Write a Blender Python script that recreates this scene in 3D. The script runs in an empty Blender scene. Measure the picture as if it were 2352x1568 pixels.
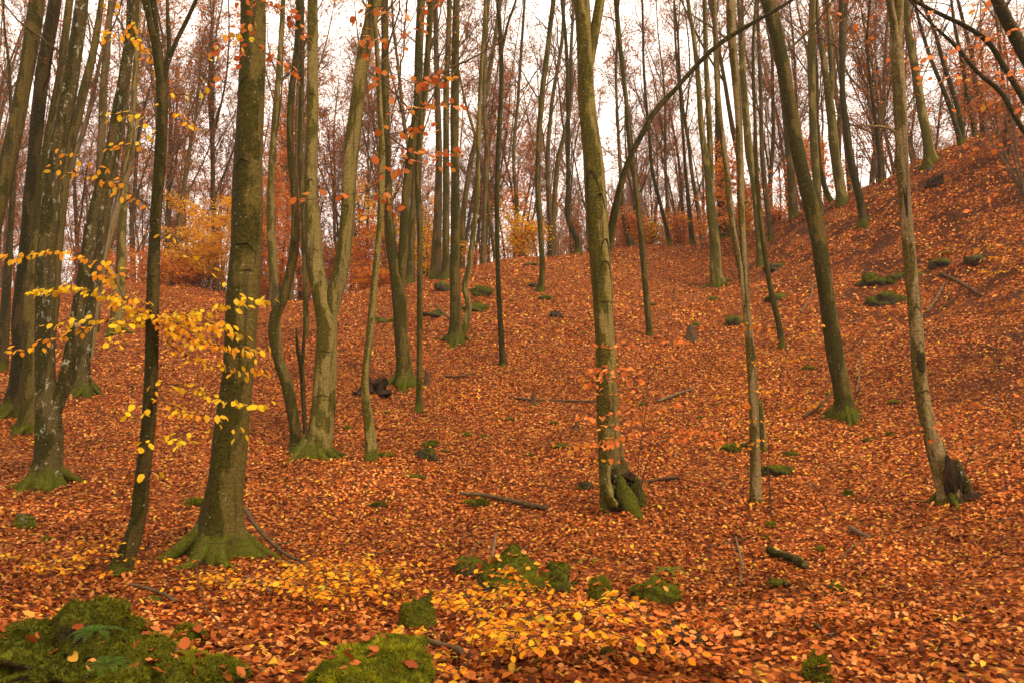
import bpy, math, random
import numpy as np

# ---------------------------------------------------------------- camera, sky, sun, exposure
sc = bpy.context.scene
COL = sc.collection
PITCH = math.radians(8.0)
HFOV = math.radians(65.0)
F = 512.0 / math.tan(HFOV / 2)            # focal length in pixels of a 1024 wide picture
cam_d = bpy.data.cameras.new('camera')
cam_d.sensor_fit = 'HORIZONTAL'
cam_d.angle = HFOV
cam_d.clip_start = 0.05
cam_d.clip_end = 2000
cam = bpy.data.objects.new('camera', cam_d)
cam.location = (0, 0, 0)
cam.rotation_euler = (math.pi / 2 + PITCH, 0, 0)
COL.objects.link(cam)
sc.camera = cam

SUN_EL, SUN_AZ = math.radians(46), math.radians(138)     # high, behind the photographer's shoulder
world = bpy.data.worlds.new('World')
sc.world = world
world.use_nodes = True
wn, wl = world.node_tree.nodes, world.node_tree.links
wn.clear()
sky = wn.new('ShaderNodeTexSky'); sky.sky_type = 'NISHITA'; sky.sun_disc = False
sky.sun_elevation = SUN_EL; sky.sun_rotation = SUN_AZ
sky.air_density = 1.0; sky.dust_density = 6.0
hs = wn.new('ShaderNodeHueSaturation'); hs.inputs['Saturation'].default_value = 0.08
mixw = wn.new('ShaderNodeMix'); mixw.data_type = 'RGBA'
mixw.inputs[0].default_value = 0.82                        # a closed, even cloud cover over the sky
mixw.inputs[7].default_value = (10.5, 8.7, 7.3, 1)
bg = wn.new('ShaderNodeBackground'); bg.inputs['Strength'].default_value = 0.10
wo = wn.new('ShaderNodeOutputWorld')
wl.new(sky.outputs[0], hs.inputs['Color']); wl.new(hs.outputs[0], mixw.inputs[6])
wl.new(mixw.outputs[2], bg.inputs[0]); wl.new(bg.outputs[0], wo.inputs[0])

sun_d = bpy.data.lights.new('sun', 'SUN')
sun_d.energy = 1.5; sun_d.angle = math.radians(20); sun_d.color = (1.0, 0.88, 0.68)
sun = bpy.data.objects.new('sun', sun_d); COL.objects.link(sun)
sun.location = (0, -20, 60)
sun.rotation_euler = (math.pi / 2 - SUN_EL, 0, math.radians(42))   # aims forward and a little to one side

sc.view_settings.view_transform = 'Standard'
sc.view_settings.look = 'None'
sc.view_settings.gamma = 1.0
sc.view_settings.use_curve_mapping = False
sc.view_settings.exposure = 1.32
cy = sc.cycles
cy.max_bounces = 6; cy.diffuse_bounces = 3; cy.glossy_bounces = 2
cy.transmission_bounces = 3; cy.volume_bounces = 1; cy.transparent_max_bounces = 4
cy.use_denoising = True
cy.use_adaptive_sampling = True; cy.adaptive_threshold = 0.015
try: cy.denoiser = 'OPENIMAGEDENOISE'; cy.denoising_prefilter = 'ACCURATE'
except Exception: pass
sc.render.film_transparent = False

# ---------------------------------------------------------------- pixel <-> world helpers
K = 1024.0 / 2352.0                        # sketch units (2352 wide) -> 1024 px
CP, SP = math.cos(PITCH), math.sin(PITCH)
def ray(x, y):
    a = (x * K - 512) / F; b = (341 - y * K) / F
    return np.array([a, CP - b * SP, SP + b * CP])
def at(x, y, Y):
    d = ray(x, y); return d * (Y / d[1])
def wid(w, p):                              # real width of w sketch units at point p
    return w * K * (p[1] * CP + p[2] * SP) / F

# ---------------------------------------------------------------- numpy noise
def hash2(ix, iy, s):
    h = (ix.astype(np.int64) * 374761393 + iy.astype(np.int64) * 668265263 + s * 974634533) & 0x7fffffff
    h = ((h ^ (h >> 13)) * 1274126177) & 0x7fffffff
    return ((h ^ (h >> 16)) & 0xffff) / 65535.0
def vnoise(x, y, s=0):
    ix = np.floor(x); iy = np.floor(y); fx = x - ix; fy = y - iy
    ix = ix.astype(np.int64); iy = iy.astype(np.int64)
    u = fx * fx * (3 - 2 * fx); v = fy * fy * (3 - 2 * fy)
    return ((hash2(ix, iy, s) * (1 - u) + hash2(ix + 1, iy, s) * u) * (1 - v)
            + (hash2(ix, iy + 1, s) * (1 - u) + hash2(ix + 1, iy + 1, s) * u) * v) * 2 - 1

# ---------------------------------------------------------------- terrain height
ctl = [(-200,1568,5.0),(500,1568,5.0),(1176,1568,5.0),(1800,1568,5.0),(2500,1568,5.0),
 (-200,1400,7.4),(400,1420,7.2),(1176,1420,7.4),(1900,1420,7.2),(2500,1400,7.0),
 (270,1320,9.3),(600,1285,11),(1176,1290,11),(1700,1290,10.8),(2300,1290,9.8),(-100,1290,10.3),
 (105,1130,14),(600,1150,14),(1176,1150,14.2),(1700,1150,14),(2200,1150,13),(-400,1150,14),(2800,1150,10.5),
 (400,1060,17),(800,1060,17),(1300,1060,17),(1800,1060,16.5),(2300,1060,15),
 (35,945,20),(500,930,21),(962,945,20.5),(1450,940,20.5),(1943,960,18.2),(2340,950,16.5),(-400,950,20),(2800,950,13.5),
 (0,850,25),(265,768,29),(600,800,27),(926,887,22.5),(1046,790,26.5),(1300,800,26),(1600,800,25),(2000,800,22),(2340,800,19),(-400,800,28),
 (450,700,38),(100,720,34),(750,730,32),(1250,690,31),(1000,690,31),(1500,690,31),(1800,700,27),(2100,700,25),(2340,650,22.5),(2800,600,18.5),
 (1000,642,34.5),(450,658,45),(150,660,45),(-300,670,45),(740,685,37),(1130,605,38),(1300,580,40),(1450,563,42.5),(1560,557,43),(1647,653,36),
 (1700,540,42),(1800,508,38.5),(1900,465,36),(2000,600,28),(2000,430,34.5),(2134,380,32),(2207,335,31),(2350,295,30),(2500,255,30),(2340,480,25.5),(2800,300,24)]
PTS = [at(*c) for c in ctl]
for c, k1, dz1, k2, dz2 in [((450,658,45),1.3,-.6,2.0,-2.5),((150,660,45),1.3,-.6,2.0,-2),((-300,670,45),1.3,-.4,2.0,-2),((740,685,37),1.4,-.2,2.2,-1),
        ((1000,642,34.5),1.35,-.7,2.2,-3),((1300,580,40),1.35,-.8,2.1,-3),((1560,557,43),1.3,-.6,2.0,-3),
        ((1800,508,38.5),1.35,0.2,2.1,-1),((2000,430,34.5),1.35,.3,2.2,0),((2207,335,31),1.35,.6,2.3,1.5),((2500,255,30),1.4,1.0,2.3,2)]:
    p = at(*c)
    PTS.append(np.array([p[0]*k1, p[1]*k1, p[2]+dz1])); PTS.append(np.array([p[0]*k2, p[1]*k2, p[2]+dz2]))
for q in [(0,0,-1.5),(-4,2,-1.45),(4,2,-1.42),(-12,-10,-1.7),(12,-10,-1.0),(0,-14,-2),(-18,4,-1.2),(17,3,1.0),(-28,14,.2),(-45,30,7),(-60,-10,0),(50,0,8),(45,20,11)]:
    PTS.append(np.array(q, float))
PTS = np.array(PTS)
def tps_k(r2): return 0.5 * r2 * np.log(r2 + 1e-9)
n = len(PTS)
A = np.zeros((n + 3, n + 3))
d2 = ((PTS[:, None, :2] - PTS[None, :, :2]) ** 2).sum(-1)
A[:n, :n] = tps_k(d2) + np.eye(n) * 2.0
A[:n, n] = 1; A[:n, n+1:] = PTS[:, :2]; A[n, :n] = 1; A[n+1:, :n] = PTS[:, :2].T
W = np.linalg.solve(A, np.concatenate([PTS[:, 2], np.zeros(3)]))
def smooth(e0, e1, x):
    t = np.clip((x - e0) / (e1 - e0), 0, 1); return t * t * (3 - 2 * t)
def H(x, y, rough=True):
    x = np.atleast_1d(np.asarray(x, float)); y = np.atleast_1d(np.asarray(y, float))
    out = np.empty(len(x))
    for i in range(0, len(x), 20000):
        a, b = x[i:i+20000], y[i:i+20000]
        r = np.hypot(a, b); s = np.minimum(1, 70 / np.maximum(r, 1e-6))
        ca, cb = a * s, b * s
        r2 = (ca[:, None] - PTS[None, :, 0]) ** 2 + (cb[:, None] - PTS[None, :, 1]) ** 2
        z = tps_k(r2) @ W[:n] + W[n] + W[n+1] * ca + W[n+2] * cb
        far = smooth(55, 110, r)
        z = z * (1 - far) + 6.0 * far
        dx = (a - 20); sx = np.where(dx < 0, 30.0, 30.0)
        z = z + 33 * np.exp(-(dx / sx) ** 2 - ((b - 150) / 38) ** 2) * far
        if rough:
            z = z + 0.16 * vnoise(a / 2.7, b / 2.7, 1) + 0.09 * vnoise(a / 1.0, b / 1.0, 2) + 0.045 * vnoise(a / .42, b / .42, 3)
        out[i:i+20000] = z
    return out
def h1(x, y): return float(H(x, y)[0])
def hit(x, y, far=75):
    d = ray(x, y); t = np.arange(2.5, far, .06)
    p = d[None, :] * t[:, None]
    g = np.nonzero(p[:, 2] < H(p[:, 0], p[:, 1]))[0]
    if len(g) == 0: return None
    return p[g[0]]

# ---------------------------------------------------------------- mesh helpers
def new_mesh(name, V, polys, mats=(), mi=None, smooth_=True, attrs=None):
    """polys: list of int arrays (m,k)."""
    me = bpy.data.meshes.new(name)
    V = np.asarray(V, np.float32)
    me.vertices.add(len(V)); me.vertices.foreach_set('co', V.ravel())
    loops = np.concatenate([p.ravel() for p in polys]).astype(np.int32)
    tot = np.concatenate([np.full(len(p), p.shape[1]) for p in polys]).astype(np.int32)
    start = np.concatenate([[0], np.cumsum(tot)[:-1]]).astype(np.int32)
    me.loops.add(len(loops)); me.loops.foreach_set('vertex_index', loops)
    me.polygons.add(len(tot)); me.polygons.foreach_set('loop_start', start); me.polygons.foreach_set('loop_total', tot)
    for m in mats: me.materials.append(m)
    if mi is not None: me.polygons.foreach_set('material_index', np.asarray(mi, np.int32))
    if smooth_: me.polygons.foreach_set('use_smooth', np.ones(len(tot), bool))
    me.update(calc_edges=True)
    for k, (typ, arr) in (attrs or {}).items():
        a = me.attributes.new(k, typ, 'POINT')
        a.data.foreach_set('color' if typ == 'FLOAT_COLOR' else 'value', np.asarray(arr, np.float32).ravel())
    return me
def obj(name, me, parent=None, loc=None):
    o = bpy.data.objects.new(name, me); COL.objects.link(o)
    if parent is not None: o.parent = parent
    if loc is not None: o.location = loc
    return o
def tag(o, label=None, cat=None, group=None, kind=None):
    if label: o['label'] = label
    if cat: o['category'] = cat
    if group: o['group'] = group
    if kind: o['kind'] = kind
    return o
def empty(name, loc, label, cat, group=None):
    o = bpy.data.objects.new(name, None); COL.objects.link(o); o.location = loc
    o.empty_display_size = .2
    return tag(o, label, cat, group)
def norm(v): return v / np.maximum(np.linalg.norm(v, axis=-1, keepdims=True), 1e-9)

def tubes(P, R, n=3, cap=False):
    """P (m,k,3) polylines, R (m,k) radii -> V, [quads, caps]"""
    m, k, _ = P.shape
    T = norm(np.gradient(P, axis=1))
    mean = norm(P[:, -1] - P[:, 0])
    ref = np.where(np.abs(mean[:, 2:3]) < .8, np.array([[0, 0, 1.]]), np.array([[1., 0, 0]]))[:, None, :]
    U = norm(np.cross(T, ref)); B = np.cross(T, U)
    a = np.arange(n) * 2 * math.pi / n
    V = P[:, :, None, :] + R[:, :, None, None] * (np.cos(a)[None, None, :, None] * U[:, :, None, :] + np.sin(a)[None, None, :, None] * B[:, :, None, :])
    idx = np.arange(m * k * n).reshape(m, k, n)
    q = np.stack([idx[:, :-1, :], np.roll(idx, -1, 2)[:, :-1, :], np.roll(idx, -1, 2)[:, 1:, :], idx[:, 1:, :]], -1).reshape(-1, 4)
    polys = [q]
    if cap: polys.append(np.concatenate([idx[:, -1, :], idx[:, 0, ::-1]]))
    return V.reshape(-1, 3), polys
class Build:
    """collects pieces of ONE part into one mesh"""
    def __init__(s): s.V = []; s.P = {}; s.M = {}; s.A = []; s.n = 0
    def add(s, V, polys, mi=0, col=None, h=None):
        for p in polys:
            k = p.shape[1]
            s.P.setdefault(k, []).append(p + s.n); s.M.setdefault(k, []).append(np.full(len(p), mi))
        s.V.append(V); s.n += len(V)
        s.A.append(np.broadcast_to(np.array([1, 1, 1, 1.]) if col is None else col, (len(V), 4)))
    def mesh(s, name, mats, smooth_=True, off=(0, 0, 0)):
        ks = sorted(s.P)
        return new_mesh(name, np.concatenate(s.V) - np.asarray(off), [np.concatenate(s.P[k]) for k in ks], mats,
                        np.concatenate([np.concatenate(s.M[k]) for k in ks]), smooth_, {'Col': ('FLOAT_COLOR', np.concatenate(s.A))})

# ---------------------------------------------------------------- materials
class NT:
    def __init__(s, name, rough=.85):
        s.m = bpy.data.materials.new(name); s.m.use_nodes = True
        s.n = s.m.node_tree.nodes; s.l = s.m.node_tree.links
        s.b = s.n['Principled BSDF']; s.b.inputs['Roughness'].default_value = rough
        s.b.inputs['Specular IOR Level'].default_value = .06
        s.o = s.n['Material Output']
    def new(s, t, **kw):
        x = s.n.new(t)
        for k, v in kw.items():
            if k in x.inputs: 
                inp = x.inputs[k]
                if isinstance(v, bpy.types.NodeSocket): s.l.new(v, inp)
                else: inp.default_value = v
            else: setattr(x, k, v)
        return x
    def coord(s, scale=(1, 1, 1), kind='Object', loc=None):
        c = s.n.new('ShaderNodeTexCoord'); mp = s.n.new('ShaderNodeMapping')
        mp.inputs['Scale'].default_value = scale
        s.l.new(c.outputs[kind], mp.inputs[0])
        if loc is not None: s.l.new(loc, mp.inputs['Location'])
        return mp.outputs[0]
    def noise(s, vec, scale, detail=4, rough=.55):
        return s.new('ShaderNodeTexNoise', Vector=vec, Scale=scale, Detail=detail, Roughness=rough).outputs[0]
    def ramp(s, fac, stops):
        r = s.n.new('ShaderNodeValToRGB'); e = r.color_ramp.elements
        while len(e) < len(stops): e.new(.5)
        for q, (p, c) in zip(e, stops): q.position = p; q.color = (*c, 1) if len(c) == 3 else c
        s.l.new(fac, r.inputs[0]); return r.outputs[0]
    def val(s, fac, a, b, lo=0., hi=1.):
        r = s.n.new('ShaderNodeMapRange'); r.interpolation_type = 'SMOOTHSTEP'
        r.inputs[1].default_value = a; r.inputs[2].default_value = b; r.inputs[3].default_value = lo; r.inputs[4].default_value = hi
        s.l.new(fac, r.inputs[0]); return r.outputs[0]
    def math(s, op, a, b=None):
        x = s.n.new('ShaderNodeMath'); x.operation = op
        for i, v in enumerate((a, b)):
            if v is None: continue
            if isinstance(v, (int, float)): x.inputs[i].default_value = v
            else: s.l.new(v, x.inputs[i])
        return x.outputs[0]
    def mix(s, fac, a, b, mode='MIX'):
        x = s.n.new('ShaderNodeMix'); x.data_type = 'RGBA'; x.blend_type = mode
        for i, v in ((0, fac), (6, a), (7, b)):
            if isinstance(v, (int, float)): x.inputs[i].default_value = v
            elif isinstance(v, tuple): x.inputs[i].default_value = (*v, 1)
            else: s.l.new(v, x.inputs[i])
        return x.outputs[2]
    def attr(s, name):
        a = s.n.new('ShaderNodeAttribute'); a.attribute_name = name; return a
    def bump(s, hgt, strength=.5, dist=.02):
        b = s.n.new('ShaderNodeBump'); b.inputs['Strength'].default_value = strength; b.inputs['Distance'].default_value = dist
        s.l.new(hgt, b.inputs['Height']); s.l.new(b.outputs[0], s.b.inputs['Normal'])
    def color(s, c): s.l.new(c, s.b.inputs['Base Color'])

MOSS = [(.25, (.022, .024, .002)), (.5, (.060, .062, .004)), (.8, (.14, .128, .008))]
def bark_mat(name, pale, algae, amount, lichen=.0, rough_bark=0.):
    t = NT(name, .8)
    oi = t.n.new('ShaderNodeObjectInfo')
    rnd = t.math('MULTIPLY', oi.outputs['Random'], 40.)
    cb = t.n.new('ShaderNodeCombineXYZ')
    for i in range(3): t.l.new(rnd, cb.inputs[i])
    v1 = t.coord((1, 1, .35), loc=cb.outputs[0]); v2 = t.coord((1, 1, 6), loc=cb.outputs[0]); v3 = t.coord((1, 1, 1), loc=cb.outputs[0])
    big = t.noise(v1, 3.2, 5, .6); fine = t.noise(v3, 26, 4, .6); ring = t.noise(v2, 5.5, 5, .65)
    c = t.ramp(fine, [(.3, tuple(x * .55 for x in pale)), (.52, pale), (.75, tuple(min(.5, x * 1.4) for x in pale))])
    # green algae mostly on the weather side
    geo = t.n.new('ShaderNodeNewGeometry'); sx = t.n.new('ShaderNodeSeparateXYZ'); t.l.new(geo.outputs['Normal'], sx.inputs[0])
    side = t.math('MULTIPLY', sx.outputs[0], -.14)
    f = t.val(t.math('ADD', big, side), .60 - amount * .30, .68 - amount * .30)
    c = t.mix(t.math('MULTIPLY', f, .92), c, t.mix(t.val(fine, .3, .75), tuple(x * .55 for x in algae), tuple(x * 1.9 for x in algae)))
    # dark horizontal wrinkles
    wr = t.val(ring, .60, .70)
    c = t.mix(t.math('MULTIPLY', wr, .6), c, (.022, .015, .006))
    streak = t.noise(t.coord((9, 9, .5), loc=cb.outputs[0]), 1.2, 4, .6)
    c = t.mix(t.val(streak, .52, .68, 0, .75), c, (.022, .017, .007))
    if lichen > 0:
        l = t.noise(t.coord((1, 1, .6), loc=cb.outputs[0]), 9, 6, .7)
        c = t.mix(t.val(l, .68 - lichen * .2, .74 - lichen * .2, 0, .8), c, (.30, .29, .20))
    spot = t.new('ShaderNodeTexVoronoi', Vector=v3, Scale=11.).outputs['Distance']
    c = t.mix(t.val(spot, .05, .14, .7, 0), c, (.34, .31, .2))
    # moss climbing the foot of the tree
    h = t.attr('h').outputs['Fac']
    mo = t.math('ADD', h, t.math('MULTIPLY', t.math('SUBTRACT', t.noise(v3, 5, 5, .65), .5), 1.1))
    mf = t.val(mo, .12, .42, 1, 0)
    c = t.mix(mf, c, t.ramp(t.noise(v3, 38, 5, .7), MOSS))
    t.color(c)
    bh = t.math('ADD', t.math('MULTIPLY', ring, .8), t.math('MULTIPLY', fine, .5 + rough_bark))
    bh = t.math('ADD', bh, t.math('MULTIPLY', mf, t.noise(v3, 60, 3)))
    t.bump(bh, .8, .03)
    return t.m
BARK = {
 'olive': bark_mat('bark_olive', (.086, .060, .012), (.024, .021, .001), .62),
 'dark':  bark_mat('bark_dark', (.055, .038, .009), (.016, .014, .0008), .7),
 'pale':  bark_mat('bark_pale', (.160, .116, .031), (.042, .035, .0016), .52),
 'smooth':bark_mat('bark_smooth', (.175, .122, .048), (.056, .040, .005), .34),
 'lichen':bark_mat('bark_lichen', (.070, .050, .014), (.020, .018, .001), .6, .5, .8),
 'far':   bark_mat('bark_far', (.108, .069, .024), (.038, .027, .003), .5),
}
def col_mat(name, transl=.35, rough=.6, var=.0):
    t = NT(name, rough)
    c = t.attr('Col').outputs['Color']
    if var > 0:                                             # blotches and darker rims of decaying leaves
        v = t.coord(); c = t.mix(t.val(t.noise(v, 70, 4, .7), .48, .70, 0, .6), c, t.mix(1., c, (.38, .30, .26), 'MULTIPLY'))
    t.color(c)
    if transl > 0:
        tr = t.n.new('ShaderNodeBsdfTranslucent'); t.l.new(c, tr.inputs[0])
        mx = t.n.new('ShaderNodeMixShader'); mx.inputs[0].default_value = transl
        t.l.new(t.b.outputs[0], mx.inputs[1]); t.l.new(tr.outputs[0], mx.inputs[2]); t.l.new(mx.outputs[0], t.o.inputs[0])
    return t.m
LEAFM = col_mat('leaf_tinted', .55)
LITTERM = col_mat('litter_tinted', .12, .55, 1.)
def leaf_obj_mat(name, stops, transl=.35):
    t = NT(name, .5)
    oi = t.n.new('ShaderNodeObjectInfo')
    c = t.ramp(oi.outputs['Random'], stops)
    v = t.coord((1, 1, 1))
    c = t.mix(t.val(t.noise(v, 40, 3), .5, .75, 0, .35), c, tuple(x * .45 for x in stops[0][1]))
    ve = t.new('ShaderNodeTexWave', Vector=v, Scale=55., Distortion=1.).outputs[1]
    c = t.mix(t.math('MULTIPLY', ve, .14), c, tuple(x * .5 for x in stops[0][1]))
    t.color(c)
    tr = t.n.new('ShaderNodeBsdfTranslucent'); t.l.new(c, tr.inputs[0])
    mx = t.n.new('ShaderNodeMixShader'); mx.inputs[0].default_value = transl
    t.l.new(t.b.outputs[0], mx.inputs[1]); t.l.new(tr.outputs[0], mx.inputs[2]); t.l.new(mx.outputs[0], t.o.inputs[0])
    return t.m
M_YEL = leaf_obj_mat('leaf_yellow', [(0, (.62, .34, .008)), (.4, (.72, .45, .012)), (.8, (.74, .52, .02)), (1, (.68, .34, .012))], .4)
M_GOLD = leaf_obj_mat('leaf_golden', [(0, (.60, .17, .014)), (.3, (.70, .25, .012)), (.7, (.74, .34, .012)), (.94, (.70, .42, .02)), (1, (.34, .36, .03))], .4)
M_ORA = leaf_obj_mat('leaf_orange', [(0, (.62, .15, .025)), (.5, (.74, .21, .045)), (.85, (.80, .28, .065)), (1, (.80, .38, .04))], .4)
M_RUST = leaf_obj_mat('leaf_rust', [(0, (.34, .075, .015)), (.4, (.52, .125, .022)), (.8, (.58, .20, .06)), (1, (.62, .30, .03))], .45)
M_FALL = leaf_obj_mat('leaf_fallen', [(0, (.12, .024, .006)), (.3, (.25, .055, .010)), (.6, (.36, .095, .018)), (.85, (.44, .155, .040)), (1, (.52, .28, .03))], .12)

def simple_mat(name, stops, scale, vec=(1, 1, 1), rough=.85, bump=.4, detail=5):
    t = NT(name, rough); v = t.coord(vec)
    f = t.noise(v, scale, detail, .65); t.color(t.ramp(f, stops)); t.bump(f, bump, .02); return t.m
M_TWIG = simple_mat('twig_bark', [(.3, (.045, .028, .014)), (.7, (.10, .065, .035))], 20)
M_TWIGD = simple_mat('twig_dark', [(.3, (.035, .020, .010)), (.7, (.07, .042, .022))], 20)
M_BRANCH = simple_mat('branch_bark', [(.3, (.050, .032, .010)), (.7, (.10, .066, .022))], 14)
M_FARTWIG = simple_mat('far_twig', [(.3, (.12, .055, .020)), (.7, (.20, .095, .036))], 6)
M_DEAD = simple_mat('dead_wood', [(.25, (.025, .015, .007)), (.5, (.07, .042, .018)), (.8, (.13, .085, .042))], 9, (1, 1, 1), .9, .7)
M_PALEWOOD = simple_mat('pale_wood', [(.25, (.05, .030, .014)), (.6, (.13, .085, .045)), (.9, (.24, .17, .10))], 14, (1, 1, 1), .9, .7)
M_ROTTEN = simple_mat('rotten_wood', [(.3, (.008, .005, .003)), (.55, (.03, .017, .008)), (.8, (.09, .05, .02))], 12, (1, 1, .3), .95, 1.)
M_SCAR = simple_mat('bark_scar_dark', [(.3, (.014, .010, .004)), (.7, (.045, .033, .013))], 20)
M_MOSSB = col_mat('moss_blades', .25, .8)
M_FERN = col_mat('fern_tinted', .3, .6)
def rock_mat():
    t = NT('mossy_rock', .9); v = t.coord()
    f = t.noise(v, 7, 6, .65)
    c = t.ramp(f, [(.3, (.012, .009, .004)), (.55, (.045, .034, .017)), (.8, (.11, .088, .05))])
    geo = t.n.new('ShaderNodeNewGeometry'); sx = t.n.new('ShaderNodeSeparateXYZ'); t.l.new(geo.outputs['Normal'], sx.inputs[0])
    big = t.noise(v, 3.3, 5, .6)
    am = t.attr('moss').outputs['Fac']
    k = t.math('ADD', t.math('ADD', t.math('MULTIPLY', sx.outputs[2], .55), big), am)
    mf = t.val(k, .72, .98)
    c = t.mix(mf, c, t.ramp(t.noise(v, 30, 6, .75), MOSS))
    t.color(c)
    t.bump(t.math('ADD', f, t.math('MULTIPLY', t.noise(v, 45, 4), mf)), .8, .03)
    return t.m
M_ROCK = rock_mat()

def ground_mat():
    t = NT('leaf_litter_ground', .8)
    v = t.coord()
    w = t.new('ShaderNodeTexNoise', Vector=v, Scale=9., Detail=2.)
    v2 = t.new('ShaderNodeVectorMath', operation='MULTIPLY_ADD')
    t.l.new(w.outputs['Color'], v2.inputs[0]); v2.inputs[1].default_value = (.05, .05, .05); t.l.new(v, v2.inputs[2])
    vo = t.new('ShaderNodeTexVoronoi', Vector=v2.outputs[0], Scale=15.)
    sep = t.n.new('ShaderNodeSeparateColor'); t.l.new(vo.outputs['Color'], sep.inputs[0])
    c = t.ramp(sep.outputs[0], [(0, (.045, .010, .002)), (.3, (.14, .030, .004)), (.6, (.29, .068, .009)), (.88, (.42, .125, .02)), (1, (.48, .25, .03))])
    c = t.mix(t.val(vo.outputs['Distance'], .3, .6, 0, .7), c, (.04, .010, .003))
    big = t.noise(v, .55, 5, .6)
    c = t.mix(t.val(big, .58, .78, 0, .35), c, (.10, .024, .005))
    sp = t.n.new('ShaderNodeSeparateXYZ'); t.l.new(v, sp.inputs[0])
    bank = t.math('MULTIPLY', t.val(sp.outputs[0], 6, 13), t.val(sp.outputs[1], 14, 20))
    c = t.mix(t.math('MULTIPLY', bank, t.val(t.noise(v, .9, 5, .65), .45, .58, 0, .85)), c, (.035, .012, .004))
    fz = t.noise(v, 1.7, 5, .7)
    c = t.mix(t.val(fz, .70, .76, 0, .75), c, (.035, .04, .008))
    t.color(c)
    t.bump(t.math('ADD', sep.outputs[1], vo.outputs['Distance']), .9, .04)
    return t.m
M_GROUND = ground_mat()

# ---------------------------------------------------------------- ground: one sheet
rs = np.concatenate([[0.01], .35 * 1.020 ** np.arange(345)])
rs = rs[rs < 310]
az = np.concatenate([np.arange(-44, 44, .36), np.arange(44, 316, 3.4)]) * math.pi / 180
na, nr = len(az), len(rs)
X = (rs[:, None] * np.sin(az)[None, :]).ravel(); Yy = (rs[:, None] * np.cos(az)[None, :]).ravel()
Z = H(X, Yy)
idx = np.arange(nr * na).reshape(nr, na)
q = np.stack([idx[:-1], idx[1:], np.roll(idx, -1, 1)[1:], np.roll(idx, -1, 1)[:-1]], -1).reshape(-1, 4)
ground = obj('ground', new_mesh('ground', np.stack([X, Yy, Z], 1), [q[:, ::-1]], [M_GROUND]))
tag(ground, 'woodland hillside covered in fallen beech leaves', 'ground', kind='structure')

# ---------------------------------------------------------------- leaf shapes
def leaf_verts(kind):
    """returns V (unit length along +x, normal +z), polys"""
    if kind == 'far':
        V = np.array([[0, 0, 0], [.5, .32, .06], [1, 0, 0], [.5, -.32, .06]])
        return V, [np.array([[0, 2, 1], [0, 3, 2]])]
    if kind == 'mid':
        V = np.array([[0, 0, 0], [.3, .27, .07], [.68, .26, .05], [1, 0, -.06], [.68, -.26, .05], [.3, -.27, .07], [.5, 0, -.01]])
        return V, [np.array([[0, 6, 1], [1, 6, 2], [2, 6, 3], [3, 6, 4], [4, 6, 5], [5, 6, 0]])]
def leaf_proto(i, mat):
    r = np.random.default_rng(100 + i)
    xs = np.array([0, .14, .34, .56, .78, .92, 1.0]); ws = np.array([0, .21, .335, .355, .26, .12, 0]) * r.uniform(.88, 1.1)
    curl = r.uniform(-.3, .3); fold = r.uniform(.05, .32); tw = r.uniform(-.3, .3); wav = r.uniform(.0, .05)
    V = []; 
    for j, (x, w) in enumerate(zip(xs, ws)):
        zc = curl * (x - .4) ** 2
        for sgn in (-1, 0, 1):
            V.append([x, sgn * w, zc + abs(sgn) * w * fold + sgn * w * tw * (x - .5) + abs(sgn) * wav * (-1) ** j])
    V = np.array(V); P = []
    for j in range(6):
        for s in (0, 1):
            a = j * 3 + s; P.append([a, a + 3, a + 4, a + 1])
    st = np.array([[-.22, 0, -.01], [-.22, .012, -.01], [0, .014, 0], [0, -.014, 0]])
    P.append([21, 22, 23, 24][::1]); V = np.concatenate([V, st])
    return new_mesh('leaf', V, [np.array(P)], [mat])
PROTO = {k: [leaf_proto(i, m) for i in range(5)] for k, m in (('yel', M_YEL), ('gold', M_GOLD), ('ora', M_ORA), ('rust', M_RUST), ('fall', M_FALL))}

def rot_axes(ax, roll, pitch):
    """columns x,y,z of rotations: heading ax, roll about x, pitch up"""
    ca, sa, cr, sr, cp, sp = np.cos(ax), np.sin(ax), np.cos(roll), np.sin(roll), np.cos(pitch), np.sin(pitch)
    x = np.stack([ca * cp, sa * cp, sp], -1)
    y0 = np.stack([-sa, ca, np.zeros_like(ca)], -1)
    z0 = np.cross(x, y0)
    y = y0 * cr[:, None] + z0 * sr[:, None]
    return x, y, np.cross(x, y)
def leaf_cloud(kind, pos, size, ax, roll, pitch, cols, b=None, mi=0):
    V, polys = leaf_verts(kind); m = len(pos); k = len(V)
    x, y, z = rot_axes(ax, roll, pitch)
    zs = np.random.default_rng(m).uniform(-.8, 2.6, m)[:, None, None]
    W_ = pos[:, None, :] + size[:, None, None] * (V[None, :, 0:1] * x[:, None] + V[None, :, 1:2] * y[:, None] + V[None, :, 2:3] * zs * z[:, None])
    P = [(p[None] + (np.arange(m) * k)[:, None, None]).reshape(-1, p.shape[1]) for p in polys]
    c = np.repeat(np.concatenate([cols, np.ones((m, 1))], 1), k, 0)
    b = b or Build()
    b.add(W_.reshape(-1, 3), P, mi, c)
    return b
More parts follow.
